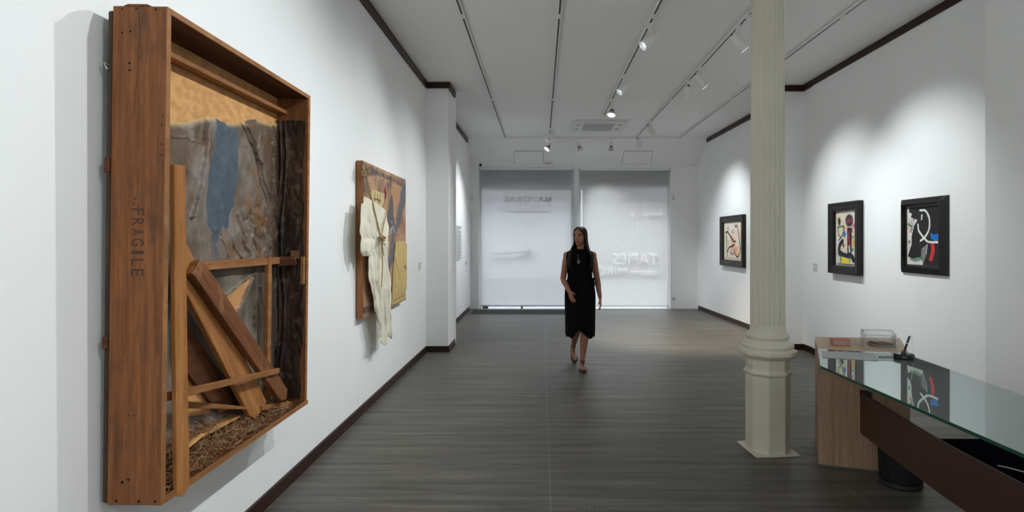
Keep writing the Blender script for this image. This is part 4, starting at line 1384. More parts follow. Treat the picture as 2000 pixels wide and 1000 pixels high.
for x0, y0, y1, wd_ in ((414, 460, 500, .0050), (420, 460, 503, .0075), (425, 450, 500, .0045), (428, 460, 494, .003), (432, 440, 470, .0035)):
    p.stroke([bp(x0, y0), bp(x0 + .6, y1)], wd_, S(82, 92, 104), False, .85)
p.mottle(.16, 26, 31)
rel = .014 * fbm(Yg * 5, Zg * 3, 5, 40) + .005 * fbm(Yg * 22, Zg * 18, 4, 44) + .007 * (1 - np.abs(2 * fbm(Yg * 11 + Zg * 3, Zg * 6, 4, 46) - 1)) ** 3
crinkle = np.clip((Yg - 2.85) / .1, 0, 1) * np.clip((1.85 - Zg) / .25, 0, 1)
rel = rel + crinkle * .020 * np.abs(fbm(Yg * 16, Zg * 10, 4, 50) - .5) * 3
for pts, hgt, wd_ in (([(404, 224), (402, 260), (398, 310), (385, 380), (374, 425)], .026, .014), ([(400, 232), (396, 280)], -.015, .012), ([(470, 232), (484, 270), (498, 300), (502, 320)], -.020, .010),
                      ([(474, 230), (492, 272), (506, 318)], .018, .010), ([(502, 316), (508, 350), (518, 385), (521, 420)], -.020, .009), ([(506, 312), (514, 350), (524, 384)], .020, .009),
                      ([(518, 400), (520, 440), (524, 480)], .014, .011), ([(536, 250), (537, 330), (540, 400), (541, 480)], -.022, .010), ([(530, 240), (533, 300), (535, 380)], .016, .010),
                      ([(505, 235), (508, 265), (503, 290)], .010, .012), ([(465, 420), (470, 455), (480, 490)], .016, .010), ([(488, 410), (492, 450), (500, 488)], -.012, .010), ([(452, 460), (456, 480), (470, 500)], .014, .008),
                      ([(430, 465), (440, 480), (445, 500)], .010, .008), ([(330, 262), (360, 270), (390, 276)], .006, .008)):
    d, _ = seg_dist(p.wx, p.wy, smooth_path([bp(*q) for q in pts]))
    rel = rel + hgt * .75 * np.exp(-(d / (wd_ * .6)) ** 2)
    p.lay(.35 * np.exp(-(d / (wd_ * .5)) ** 2) * (hgt < 0), S(60, 46, 36))  # shade of the sunken folds painted into the colour
top = 2.045 + .195 * (Yg - 2.33) + .010 * (fbm(Yg * 14, Yg * 0, 3, 60) - .5) + .012 * np.sin(Yg * 15)
p.lay(np.clip(1 - (top - Zg) / .024, 0, 1) * (fbm(Yg * 9, Yg * 0 + 3, 3, 66) > .38), S(204, 174, 120))
fade = np.clip((top - Zg) / .03, 0, 1)
X_ = XB + .003 + rel * (.25 + .75 * fade)
grid_obj('painted_canvas', np.stack([X_, Yg, Zg], -1), p.C, M['canvas'], crate, keep=Zg < top)

Yg, Zg = np.meshgrid(np.linspace(2.10, 3.318, 300), np.linspace(.625, 1.45, 210))
p = Paint(Yg, Zg, S(120, 110, 98)).wobble(.010, 22, 5)
p.stain(S(84, 70, 56), 6, .45, .66, 73, sy=.5, amt=.9)
p.stain(S(160, 156, 150), 6, .52, .70, 75, sy=.4, amt=.6)
p.stain(S(124, 88, 52), 10, .58, .75, 77, sy=.5, amt=.6)
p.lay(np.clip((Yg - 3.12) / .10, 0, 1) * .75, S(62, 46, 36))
for x0 in (418, 424, 436, 447):
    p.stroke([bp(x0, 515), bp(x0 + 1, 560)], .003, S(82, 92, 104), False, .8)
tri = [bp(*q) for q in ((430, 585), (494, 537), (462, 606), (452, 620))]
p.poly(tri, S(198, 146, 96))
p.mottle(.16, 26, 81)
rel = .014 * fbm(Yg * 6, Zg * 3, 5, 90) + .006 * fbm(Yg * 20, Zg * 14, 4, 94)
for pts, hgt, wd_ in (([(497, 532), (478, 575), (460, 610)], .022, .009), ([(497, 535), (497, 600), (498, 680)], .022, .010), ([(503, 535), (504, 600), (505, 690)], -.016, .008), ([(508, 560), (515, 600), (519, 640)], .014, .009),
                      ([(536, 520), (537, 600), (540, 680)], .020, .010), ([(542, 520), (543, 600), (545, 690)], -.018, .010), ([(430, 585), (460, 560), (494, 536)], .014, .008)):
    d, _ = seg_dist(p.wx, p.wy, smooth_path([bp(*q) for q in pts]))
    rel = rel + hgt * .8 * np.exp(-(d / (wd_ * .65)) ** 2)
rel = np.where(inside(p.wx, p.wy, tri), .001, rel)
grid_obj('torn_canvas', np.stack([XB + .003 + rel, Yg, Zg], -1), p.C, M['canvas'], crate)

# dark crumpled lining on the far side board
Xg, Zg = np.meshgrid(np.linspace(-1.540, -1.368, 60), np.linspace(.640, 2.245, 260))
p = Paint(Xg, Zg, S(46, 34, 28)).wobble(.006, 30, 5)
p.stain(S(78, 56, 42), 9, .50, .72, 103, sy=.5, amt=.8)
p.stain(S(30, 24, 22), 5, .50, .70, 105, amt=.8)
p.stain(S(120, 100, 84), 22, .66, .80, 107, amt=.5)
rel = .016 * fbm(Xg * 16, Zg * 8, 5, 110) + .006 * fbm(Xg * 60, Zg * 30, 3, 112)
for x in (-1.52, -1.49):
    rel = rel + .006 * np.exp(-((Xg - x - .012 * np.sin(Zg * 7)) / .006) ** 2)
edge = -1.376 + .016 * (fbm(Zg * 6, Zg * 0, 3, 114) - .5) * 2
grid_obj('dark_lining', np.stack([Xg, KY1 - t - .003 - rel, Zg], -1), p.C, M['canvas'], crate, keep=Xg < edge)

# ---- wood wool
random.seed(11)
ww = MB()
for k in range(1500):
    if k < 1150:
        y = random.uniform(2.11, 3.20) if k % 3 else random.uniform(2.2, 2.9)
        x = random.uniform(-1.52, -1.372)
        z = .625 + abs(random.gauss(0, .022)) + .03 * max(0, (-1.40 - x) / .13)
    elif k < 1400:
        y = random.uniform(2.28, 2.62); x = random.uniform(-1.535, -1.48); z = .70 + abs(random.gauss(0, .018))
    else:
        y = random.uniform(2.10, 2.17); x = random.uniform(-1.50, -1.39); z = .63 + random.uniform(0, .10)
    rr = random.uniform(.010, .030)
    ax_ = Vector((random.gauss(0, 1), random.gauss(0, 1), random.gauss(0, 1.4))).normalized()
    a_ = ax_.orthogonal().normalized(); b_ = ax_.cross(a_)
    th0 = random.uniform(0, 6.28); sp = random.uniform(1.6, 4.5)
    n = 7
    pts = []
    for i in range(n):
        th = th0 + sp * i / (n - 1)
        q = Vector((x, y, z)) + (a_ * math.cos(th) + b_ * math.sin(th)) * rr + ax_ * (i / (n - 1) - .5) * .02
        q.z = max(q.z, .622); q.x = min(max(q.x, -1.538), -1.366); q.y = min(max(q.y, 2.095), 3.31)
        pts.append(q)
    ww.tube(pts, random.choice((.0007, .0010, .0013)), 3, mi=random.choice((0, 0, 1, 2)), caps=False)
o = ww.build('wood_wool', [plain('wool_tan', S(160, 114, 72), .7), plain('wool_brown', S(118, 76, 46), .7), plain('wool_grey', S(150, 126, 98), .7)], crate, smooth=True)
o['kind'] = 'stuff'
o['label'] = 'curly brown wood wool'

# ---- stencilled word on the side board, letters turned on their side; nail holes; long crack
M['stencil'] = plain('faded_stencil_ink', S(74, 48, 34), .8, var=.3, vscale=60)
# stencil reads downwards: text x -> -Z, text y -> X, facing -Y
RS = Matrix(((0, 1, 0), (0, 0, -1), (-1, 0, 0)))
for i, ch in enumerate('FRAGILE'):
    z = 1.655 - i * .0365
    st = text_mesh('stencil_letter', ch, .044, M['stencil'], crate, (-1.455, KY0 - .0004, z), RS, False, .0006, .012 if ch == 'I' else .026)
nh = MB()
random.seed(5)
for (x, z, r_) in ((-1.52, 2.30, .006), (-1.49, 2.305, .006), (-1.52, 2.385, .005), (-1.47, 2.388, .006), (-1.40, 2.385, .006), (-1.492, 2.19, .007), (-1.492, 2.165, .006), (-1.50, .68, .009), (-1.478, .69, .008), (-1.52, .612, .008), (-1.44, .612, .008),
                   (-1.38, .612, .008), (-1.48, .92, .004), (-1.46, .92, .004), (-1.37, 2.0, .004), (-1.372, 1.97, .004), (-1.372, 1.90, .005), (-1.373, 1.86, .004), (-1.466, 1.70, .004), (-1.470, 1.685, .004), (-1.455, 1.675, .004), (-1.372, 1.48, .004)):
    r_ *= .62
    nh.lathe([(0, 0), (r_, 0), (r_ * .9, .0005), (0, .0007)], (x, KY0, z), 10, (0, -1, 0))
nh.build('nail_mark', M['nail'], crate)
ck = MB()
pts = [(-1.462, 2.39), (-1.456, 2.30), (-1.460, 2.22), (-1.464, 2.14), (-1.474, 2.05), (-1.480, 1.98)]
for i in range(len(pts) - 1):
    (xa, za), (xb, zb2) = pts[i], pts[i + 1]
    ck.prism([(xa, KY0 - .0003, za), (xa + .0010, KY0 - .0003, za), (xb + .0010, KY0 - .0003, zb2), (xb, KY0 - .0003, zb2)], (0, .001, 0))
ck.build('crack', M['nail'], crate)
crate.rotation_euler = (0, TH, 0)
crate.location.x -= TH * (1.497 - KZ0)

# ================================================================== PANEL WITH HUNG GARMENT
PX0, PX1, PY0, PY1, PZ0, PZ1 = -1.598, -1.540, 4.956, 6.520, .875, 2.243
pan = thing('garment_panel_artwork', (-1.57, 5.73, PZ0), 'brown wooden panel on the wall with a cream garment hung on it', 'artwork')
M['panel_side'] = wood('panel_edge_wood', S(142, 92, 56), S(168, 114, 72), (10, 10, 1.0), scale=2.0)
MB().box((PX0, PY0, PZ0), (PX1 - .002, PY1, PZ1)).build('panel_board', M['panel_side'], pan, bevel=0.002)


def G(px, py, X=PX1):
    Y = -X * F / (1057 - px)
    return (Y, EYE + (470 - py) * Y / F)


Yg, Zg = np.meshgrid(np.linspace(PY0 + .002, PY1 - .002, 300), np.linspace(PZ0 + .002, PZ1 - .002, 260))
p = Paint(Yg, Zg, S(178, 132, 98)).wobble(.018, 14, 7)
p.stain(S(200, 158, 126), 4, .45, .68, 121, sx=.6, amt=.8)
p.stain(S(138, 96, 70), 7, .55, .75, 123, sx=.5, amt=.7)
Gp = lambda *q: [G(*a) for a in q]
DG = S(74, 74, 82)
p.poly(Gp((706, 318), (745, 336), (792, 358), (792, 370), (760, 352), (735, 342), (722, 345), (708, 350)), DG, .9, .5)
p.poly(Gp((708, 330), (712, 330), (722, 372), (718, 376), (712, 350)), S(110, 104, 104), .9, .3)
p.poly(Gp((765, 378), (768, 392), (768, 420), (771, 440), (766, 455), (754, 455), (755, 425), (760, 392)), DG, .95, .15)
p.poly(Gp((785, 362), (793, 362), (792, 395), (782, 430), (776, 450), (770, 462), (772, 500), (764, 520), (758, 545), (757, 520), (762, 480), (766, 455), (773, 425), (780, 395)), S(92, 94, 104), .95, .15)
p.poly(Gp((706, 316), (710, 318), (711, 610), (703, 620)), S(86, 78, 78), .5, .5)
p.poly(Gp((709, 600), (735, 596), (735, 606), (709, 614)), S(64, 60, 62), .9, .4)
for x0, y0, y1 in ((734, 336, 360), (739, 355, 373), (757, 345, 372), (749, 336, 352)):
    p.stroke([G(x0, y0), G(x0 + .5, y1)], .012, S(60, 54, 56), False, .85)
p.stain(S(96, 88, 86), 9, .55, .72, 131, sx=.7, amt=.6)
p.poly(Gp((749, 362), (753, 366), (755, 380), (753, 392), (749, 382)), S(126, 40, 32))
p.poly(Gp((748, 358), (751, 356), (751, 372), (748, 370)), S(200, 120, 60), .8)
p.stain(S(210, 206, 198), 30, .70, .76, 137, amt=.0)
for k in range(16):
    random.seed(k)
    c = (767 + random.uniform(-6, 6), 445 + random.uniform(-10, 10))
    p.stroke([G(*c), G(c[0] + random.uniform(-3, 3), c[1] + random.uniform(-7, 7))], .006, S(190, 184, 176), False, .8)
p.mottle(.18, 20, 139)
grid_obj('painted_face', np.stack([Yg * 0 + PX1, Yg, Zg], -1), p.C, M['paint'], pan)


def sheet(name, poly, col, marks, X, th, seed):
    ys = [a[0] for a in poly]; zs = [a[1] for a in poly]
    Yg, Zg = np.meshgrid(np.linspace(min(ys) - .02, max(ys) + .02, 130), np.linspace(min(zs) - .02, max(zs) + .02, 170))
    p = Paint(Yg, Zg, col).wobble(.010, 16, seed)
    p.stain(tuple(c * .8 for c in col), 6, .5, .75, seed + 1, amt=.7)
    for pts, w_, c_ in marks:
        p.stroke([G(*a) for a in pts], w_, c_, len(pts) > 2, .85)
    p.mottle(.12, 30, seed + 4)
    m = inside(p.wx, p.wy, poly)
    rel = th + .006 * fbm(Yg * 9, Zg * 9, 4, seed + 8)
    return grid_obj(name, np.stack([X + rel, Yg, Zg], -1), p.C, M['paint'], pan, keep=m)


sheet('paper_sheet', Gp((724, 368), (736, 374), (750, 378), (749, 392), (744, 410), (735, 405), (727, 398), (723, 382)), S(214, 190, 132),
      [([(731, 376), (730, 392)], .012, S(70, 60, 50)), ([(736, 382), (738, 396)], .010, S(70, 60, 50)), ([(741, 380), (740, 398)], .010, S(70, 60, 50)), ([(729, 388), (742, 392)], .008, S(80, 66, 52))], PX1, .004, 151)
sheet('paper_sheet', Gp((771, 472), (778, 470), (788, 470), (793.5, 476), (793.5, 560), (788, 586), (764, 597), (765, 560), (766, 530), (769, 500)), S(206, 176, 112),
      [([(768, 495), (774, 520), (780, 545)], .008, S(110, 84, 50)), ([(772, 575), (773, 585)], .008, S(150, 116, 66)), ([(778, 572), (779, 583)], .008, S(150, 116, 66)), ([(784, 570), (785, 580)], .008, S(150, 116, 66)), ([(768, 588), (790, 574)], .006, S(150, 116, 66)),
       ([(789, 520), (792, 524)], .020, S(140, 90, 50)), ([(770, 505), (768, 560)], .010, S(150, 110, 60))], PX1, .004, 161)

# cream garment: a hanging length of cloth with deep folds and one sleeve
M['cloth'] = plain('cream_cotton', S(226, 219, 198), 0.85, var=.05, vscale=5, bmp=.15, bscale=160)
rows = [(391, 711, 748), (400, 710, 755), (425, 708, 756), (450, 708, 755), (475, 711, 756), (500, 716, 757), (530, 719, 758), (560, 723, 759.5), (590, 729, 760.5), (620, 735, 761), (645, 737.5, 760.5), (660, 737, 761), (672, 737, 762)]
nr, nc = 150, 110
Yc = np.zeros((nr, nc)); Zc = np.zeros((nr, nc)); Xc = np.zeros((nr, nc))
pys = np.linspace(391, 672, nr)
for i, py in enumerate(pys):
    L = np.interp(py, [r_[0] for r_ in rows], [r_[1] for r_ in rows])
    R_ = np.interp(py, [r_[0] for r_ in rows], [r_[2] for r_ in rows])
    L += .8 * math.sin(py * .09) + .5 * math.sin(py * .23); R_ += .5 * math.sin(py * .13)
    u = np.linspace(0, 1, nc)
    yl, _ = G(L, py, -1.50); yr, _ = G(R_, py, -1.50)
    Yc[i] = yl + (yr - yl) * u
    zc = EYE + (470 - py) * (-1.50 * F / (740 - 1057)) / F
    Zc[i] = zc - (.07 * u if py < 430 else 0) * max(0, (430 - py) / 40) + (.03 * np.sin(u * 9 + 1) * max(0, (py - 655) / 17))
    g = np.clip((py - 400) / 90, 0, 1)
    kx, kz = .80, (py - 466) / 100
    ang = np.arctan2(u - kx, abs(kz) + .12)
    rays = np.abs(np.sin(ang * 7 + 1.2 * fbm(u * 5, u * 0 + py * .02, 3, 181))) ** .7
    ridge = (1 - np.abs(2 * fbm(u * 6 + 2 * ang, u * 0 + py * .010, 2, 183) - 1)) ** 2.5
    ph = u * 2 * PI
    nz = fbm(u * 3 + py * .004, u * 0 + py * .010, 3, 177) * 4
    fold = .024 * (np.abs(np.sin(ph * 1.3 + nz * .9 + py * .004)) ** .8 - .5) + .016 * (np.abs(np.sin(ph * 3.1 + nz * 1.6)) - .5) + .003 * np.sin(ph * 7 + nz * 3)
    Xc[i] = -1.505 + .010 * np.sin(u * PI) + (.35 + .65 * g) * (.013 * (rays - .5) + .020 * ridge) + g * fold * .6 + .010 * (fbm(Yc[i] * 14, Zc[i] * 5, 4, 171) - .5)
    if zc > PZ0 - .05:
        Xc[i] = np.maximum(Xc[i], PX1 + .006)
    else:
        Xc[i] = np.maximum(Xc[i], XL + .02)
o = grid_obj('garment', np.stack([Xc, Yc, Zc], -1), None, M['cloth'], pan)
sm = o.modifiers.new('thick', 'SOLIDIFY'); sm.thickness = .004
# sleeve flap hanging at the near side
rows = [(398, 710, 722), (420, 708, 721), (440, 706.5, 721), (455, 706, 722), (465, 707, 726), (475, 707.5, 720), (490, 709, 718), (500, 713, 718)]
nr, nc = 60, 40
A_ = np.zeros((nr, nc, 3))
for i, py in enumerate(np.linspace(398, 500, nr)):
    L = np.interp(py, [r_[0] for r_ in rows], [r_[1] for r_ in rows]); R_ = np.interp(py, [r_[0] for r_ in rows], [r_[2] for r_ in rows])
    u = np.linspace(0, 1, nc)
    yl, _ = G(L, py, -1.47); yr, _ = G(R_, py, -1.47)
    A_[i, :, 1] = yl + (yr - yl) * u
    A_[i, :, 2] = EYE + (470 - py) * 4.80 / F
    A_[i, :, 0] = -1.488 + .014 * np.sin(u * PI) * np.clip((py - 395) / 50, 0, 1) + .022 * ((1 - np.abs(2 * fbm(u * 4 + py * .02, u * 0 + py * .015, 2, 191) - 1)) ** 2 - .4) * np.clip((py - 400) / 50, 0, 1) + .03 * np.clip((py - 452) / 40, 0, 1) * u
o = grid_obj('sleeve', A_, None, M['cloth'], pan)
sm = o.modifiers.new('thick', 'SOLIDIFY'); sm.thickness = .004

M['rope'] = plain('old_rope', S(172, 146, 108), .9, var=.2, vscale=60, bmp=.4, bscale=200)


def r3(px, py, X):
    a = G(px, py, X)
    return Vector((X, a[0], a[1]))


rp = MB()
rp.tube([r3(714, 334, -1.515), r3(722, 372, -1.50), r3(733, 418, -1.475), r3(744, 464, -1.455)], .0062, 8)
rp.tube([r3(713, 336, -1.52), r3(719, 372, -1.51), r3(731, 418, -1.48), r3(743, 464, -1.46)], .005, 8)
rp.tube([r3(767, 341, -1.525), r3(764, 365, -1.51), r3(756, 410, -1.48), r3(748, 445, -1.46), r3(744, 466, -1.455)], .0055, 8)
rp.tube([r3(744, 468, -1.45), r3(746, 490, -1.445), r3(747, 520, -1.445), r3(745, 560, -1.44)], .0055, 8)
rp.tube([r3(745, 468, -1.45), r3(748, 488, -1.44), r3(750, 500, -1.44)], .0045, 8)
rp.build('rope', M['rope'], pan, smooth=True)
kn = MB()
random.seed(2)
for c0, X0, n_ in (((714, 334), -1.510, 7), ((744, 467), -1.448, 9)):
    for k in range(n_):
        c = r3(c0[0], c0[1], X0) + Vector((random.uniform(-.01, .02), random.uniform(-.03, .03), random.uniform(-.03, .03)))
        d_ = Vector((random.gauss(0, 1), random.gauss(0, 1), random.gauss(0, 1))).normalized() * .032
        kn.tube([c - d_, c + d_.orthogonal() * .5, c + d_], .0065, 8)
kn.build('knot', M['rope'], pan, smooth=True)
cl = MB().tube([r3(760, 548, -1.50), r3(761.5, 575, -1.50), r3(762, 596, -1.50), r3(760, 606, -1.49), r3(757, 608, -1.49)], [.016, .022, .018, .014, .008], 8)
cl.build('charred_rag', plain('charred_cloth', S(30, 28, 28), .9), pan, smooth=True)

# ================================================================== WALKING WOMAN
PB = Vector((.472, 7.0, 0))
wom = thing('person', PB, 'woman with long dark hair in a sleeveless black dress walking towards the camera', 'person')
skin, snt, sp_ = new_mat('skin')
sv = coords(snt)
sc_ = ramp(snt, noise(snt, sv, 9, 3), [(0.3, S(150, 100, 76)), (0.7, S(168, 114, 88))])
snt.links.new(sc_, sp_.inputs['Base Color'])
sp_.inputs['Roughness'].default_value = 0.5
sp_.inputs['Subsurface Weight'].default_value = 0.0
M['skin'] = skin
M['lips'] = plain('lips', S(140, 72, 62), .45)
M['brow'] = plain('brow_hair', S(30, 20, 16), .7)
M['eye_white'] = plain('eye_white', S(205, 196, 188), .3)
M['iris'] = plain('dark_iris', S(26, 16, 12), .2)
M['dress'] = plain('black_dress_cloth', (.004, .004, .005), .9, spec=.1, bmp=.2, bscale=120)
M['sheer'] = plain('black_chiffon', (.012, .011, .013), .8, spec=.2)
M['hair'] = wood('dark_hair', S(8, 6, 6), S(20, 15, 13), (60, 60, 2.0), scale=1.4, rough=.6)
M['shoe'] = plain('black_leather', (.012, .012, .013), .35)


def px3(px, py, Y=7.0):
    return Vector(((px - 1057) * Y / F, Y, EYE + (470 - py) * Y / F))


def ering(c, rx, ryf, ryb, z, n=24, R=None, tilt=0):
    """elliptic ring at height z about c: half width rx, depth ryf to the front (-Y) and ryb to the back"""
    out = []
    for k in range(n):
        a = 2 * PI * k / n
        q = Vector((rx * math.cos(a), (ryb if math.sin(a) > 0 else ryf) * math.sin(a), 0))
        out.append(Vector(c) + Vector((0, 0, z)) + (R @ q if R is not None else q))
    return out


bd = MB()
# torso (hips turned a little with the stride)
cx = PB.x
torso = [(.80, .10, .07, .09), (.86, .158, .095, .115), (.92, .172, .10, .125), (.98, .165, .10, .11), (1.04, .145, .095, .09), (1.10, .130, .090, .082), (1.16, .134, .095, .085), (1.23, .150, .115, .09), (1.29, .158, .122, .095), (1.35, .168, .098, .092), (1.39, .160, .078, .080), (1.42, .115, .062, .068), (1.445, .062, .052, .056)]
bd.loft([ering((cx, PB.y, 0), a, b, c, z, 28) for z, a, b, c in torso])
# head, turned towards the wall with the crate
HY = Matrix.Rotation(math.radians(-30), 3, 'Z') @ Matrix.Rotation(math.radians(2), 3, 'X')
HC = Vector(((1133 - 1057) * 7.0 / F, PB.y - .012, 1.492))           # chin level on the neck axis


def H(x, y, z):
    return HC + HY @ Vector((x, y, z))


hr = [(-.004, .018, .070, -.030), (.010, .032, .083, -.010), (.030, .046, .087, .025), (.055, .056, .087, .060), (.085, .064, .086, .082), (.112, .067, .083, .094), (.145, .071, .088, .100), (.178, .066, .080, .094), (.202, .050, .058, .074), (.217, .026, .030, .042)]
rings = []
for z, rx, f_, b_ in hr:
    ring = []
    for k in range(28):
        a = 2 * PI * k / 28
        yy = math.sin(a)
        y = b_ * yy if yy > 0 else f_ * yy
        if b_ < 0 and yy > 0: y = b_ * (1 - abs(math.cos(a)))
        ring.append(H(rx * math.cos(a) * (1 - .06 * max(0, -yy)), y, z))
    rings.append(ring)
bd.loft(rings)
bd.tube([H(0, .020, -.09), H(0, .022, -.03), H(0, .024, .05)], [.056, .049, .050], 20)
# nose, brow ridge, cheeks, lips, ears
bd.loft([[H(-.007, -.082, .118), H(.007, -.082, .118), H(.005, -.070, .118), H(-.005, -.070, .118)], [H(-.006, -.094, .098), H(.006, -.094, .098), H(.010, -.075, .098), H(-.010, -.075, .098)],
         [H(-.0065, -.103, .081), H(.0065, -.103, .081), H(.013, -.078, .078), H(-.013, -.078, .078)], [H(-.005, -.097, .073), H(.005, -.097, .073), H(.011, -.078, .071), H(-.011, -.078, .071)]])
for sx in (-1, 1):
    bd.ball(H(sx * .011, -.086, .076), .0055, 10)
    bd.ball(H(sx * .028, -.077, .128), (.020, .010, .007), 12, HY)
    bd.ball(H(sx * .068, .008, .098), (.008, .018, .031), 12, HY)
bd.ball(H(0, -.086, .053), (.021, .008, .0055), 12, HY)
bd.ball(H(0, -.085, .044), (.018, .009, .0065), 12, HY)
bd.ball(H(0, -.080, .014), (.018, .012, .012), 12, HY)

# arms: (shoulder, elbow, wrist)
SL, EL, WL = Vector((.318, 7.01, 1.372)), Vector((.268, 7.045, 1.080)), Vector((.335, 6.860, .945))
SR, ER, WR = Vector((.628, 7.01, 1.372)), Vector((.688, 7.060, 1.080)), Vector((.722, 7.030, .850))


def arm(s_, e_, w_):
    inn = s_ + (Vector((cx, 7.0, 1.36)) - s_) * .35
    bd.tube([inn, s_, s_.lerp(e_, .25), s_.lerp(e_, .6), e_, e_.lerp(w_, .25), e_.lerp(w_, .6), w_], [.048, .050, .046, .041, .036, .038, .031, .024], 18)


arm(SL, EL, WL); arm(SR, ER, WR)
for s_ in (SL, SR):
    bd.ball(s_ + Vector((0, 0, -.004)), (.050, .052, .052), 16)


def hand(w_, dirv, palm_n, thumb_side):
    """relaxed hand: palm, four unequal bent fingers, thumb from the side of the palm"""
    d = dirv.normalized(); nrm = (palm_n - d * palm_n.dot(d)).normalized(); s_ = d.cross(nrm) * thumb_side
    rings = []
    for t_, hw, th in ((-.01, .023, .020), (.015, .028, .017), (.045, .037, .015), (.075, .040, .013), (.092, .037, .011)):
        c = w_ + d * t_
        rings.append([c + s_ * hw * math.cos(2 * PI * k / 14) + nrm * th * math.sin(2 * PI * k / 14) for k in range(14)])
    bd.loft(rings)
    for i, (off, ln) in enumerate(((.028, .072), (.010, .080), (-.009, .074), (-.027, .058))):
        b0 = w_ + d * .082 + s_ * off
        p1 = b0 + d * ln * .42 + nrm * .004
        p2 = p1 + (d * .90 + nrm * .42).normalized() * ln * .32
        p3 = p2 + (d * .62 + nrm * .78).normalized() * ln * .26
        bd.tube([b0 - d * .015, b0, p1, p2, p3], [.0095, .0092, .0086, .0080, .0066], 10)
    t0 = w_ + d * .022 + s_ * .022
    t1 = t0 + (d * .72 + s_ * .62 + nrm * .28).normalized() * .040
    t2 = t1 + (d * .92 + s_ * .22 + nrm * .35).normalized() * .034
    bd.tube([t0 - d * .012 - s_ * .008, t0, t1, t2], [.013, .0125, .0105, .0078], 10)


hand(WL, Vector((.28, -.45, -.85)), Vector((.75, .45, 0)), 1)
hand(WR, Vector((.05, -.12, -1)), Vector((-1, .1, .0)), -1)

# legs
def leg(h_, k_, a_):
    bd.tube([h_, h_.lerp(k_, .35), h_.lerp(k_, .75), k_, k_.lerp(a_, .12), k_.lerp(a_, .32), k_.lerp(a_, .62), k_.lerp(a_, .88), a_], [.088, .078, .062, .052, .049, .052, .041, .030, .031], 20)


AF = Vector((.492, 6.880, .098)); KF = Vector((.528, 6.868, .500))
leg(Vector((.545, 7.0, .86)), KF, AF)
AR = Vector((.412, 7.390, .185)); KR = Vector((.440, 7.060, .475))
leg(Vector((.40, 7.0, .86)), KR, AR)


def foot(ank, toe, heel):
    d = (toe - heel); d.z = 0; d.normalize()
    s_ = Vector((-d.y, d.x, 0))
    pts = [heel + Vector((0, 0, .030)), heel.lerp(toe, .25) + Vector((0, 0, .036)), heel.lerp(toe, .55) + Vector((0, 0, .030)), heel.lerp(toe, .82) + Vector((0, 0, .019)), toe - (toe - heel).normalized() * .012 + Vector((0, 0, .014))]
    bd.tube(pts, [.027, .032, .037, .038, .026], 16, flat=1.0)
    bd.tube([ank + Vector((0, 0, .03)), ank, heel.lerp(toe, .14) + Vector((0, 0, .035))], [.030, .032, .030], 16)


HF, TF = Vector((.486, 6.930, .012)), Vector((.503, 6.715, .004))
foot(AF, TF, HF)
HR, TR = Vector((.408, 7.425, .125)), Vector((.424, 7.245, .006))
foot(AR, TR, HR)

body = bd.build('body', M['skin'], wom)
rm = body.modifiers.new('skin_over', 'REMESH'); rm.mode = 'VOXEL'; rm.voxel_size = 0.0040
sm = body.modifiers.new('soften', 'SMOOTH'); sm.factor = .5; sm.iterations = 5
dg = bpy.context.evaluated_depsgraph_get()
me = bpy.data.meshes.new_from_object(body.evaluated_get(dg))
body.modifiers.clear()
old = body.data
body.data = me
bpy.data.meshes.remove(old)
me.materials.clear()
for k in ('skin', 'lips', 'brow', 'eye_white', 'iris'):
    me.materials.append(M[k])
me.polygons.foreach_set('use_smooth', [True] * len(me.polygons))
cen = np.zeros(len(me.polygons) * 3); me.polygons.foreach_get('center', cen)
cen = cen.reshape(-1, 3) + np.array(PB) - np.array(HC)
loc = cen @ np.array(HY)                    # rows times R = R^T applied
mi = np.zeros(len(me.polygons), np.int32)
fx, fy, fz = loc[:, 0], loc[:, 1], loc[:, 2]
front = (fy < -.045) & (fz > 0) & (fz < .2)
mi[front & ((fx / .023) ** 2 + ((fz - .0485) / .0105) ** 2 < 1)] = 1
for sx in (-1, 1):
    mi[front & (((fx - sx * .031) / .021) ** 2 + ((fz - .1325 + .10 * (abs(fx) - .031) ** 1) / .0048) ** 2 < 1)] = 2
    mi[front & (((fx - sx * .030) / .0130) ** 2 + ((fz - .1125) / .0046) ** 2 < 1)] = 3
    mi[front & (((fx - sx * .030) / .0062) ** 2 + ((fz - .1125) / .0052) ** 2 < 1)] = 4
    mi[front & (((fx - sx * .030) / .0145) ** 2 + ((fz - .1178) / .0022) ** 2 < 1)] = 2
me.polygons.foreach_set('material_index', mi)
me.update()

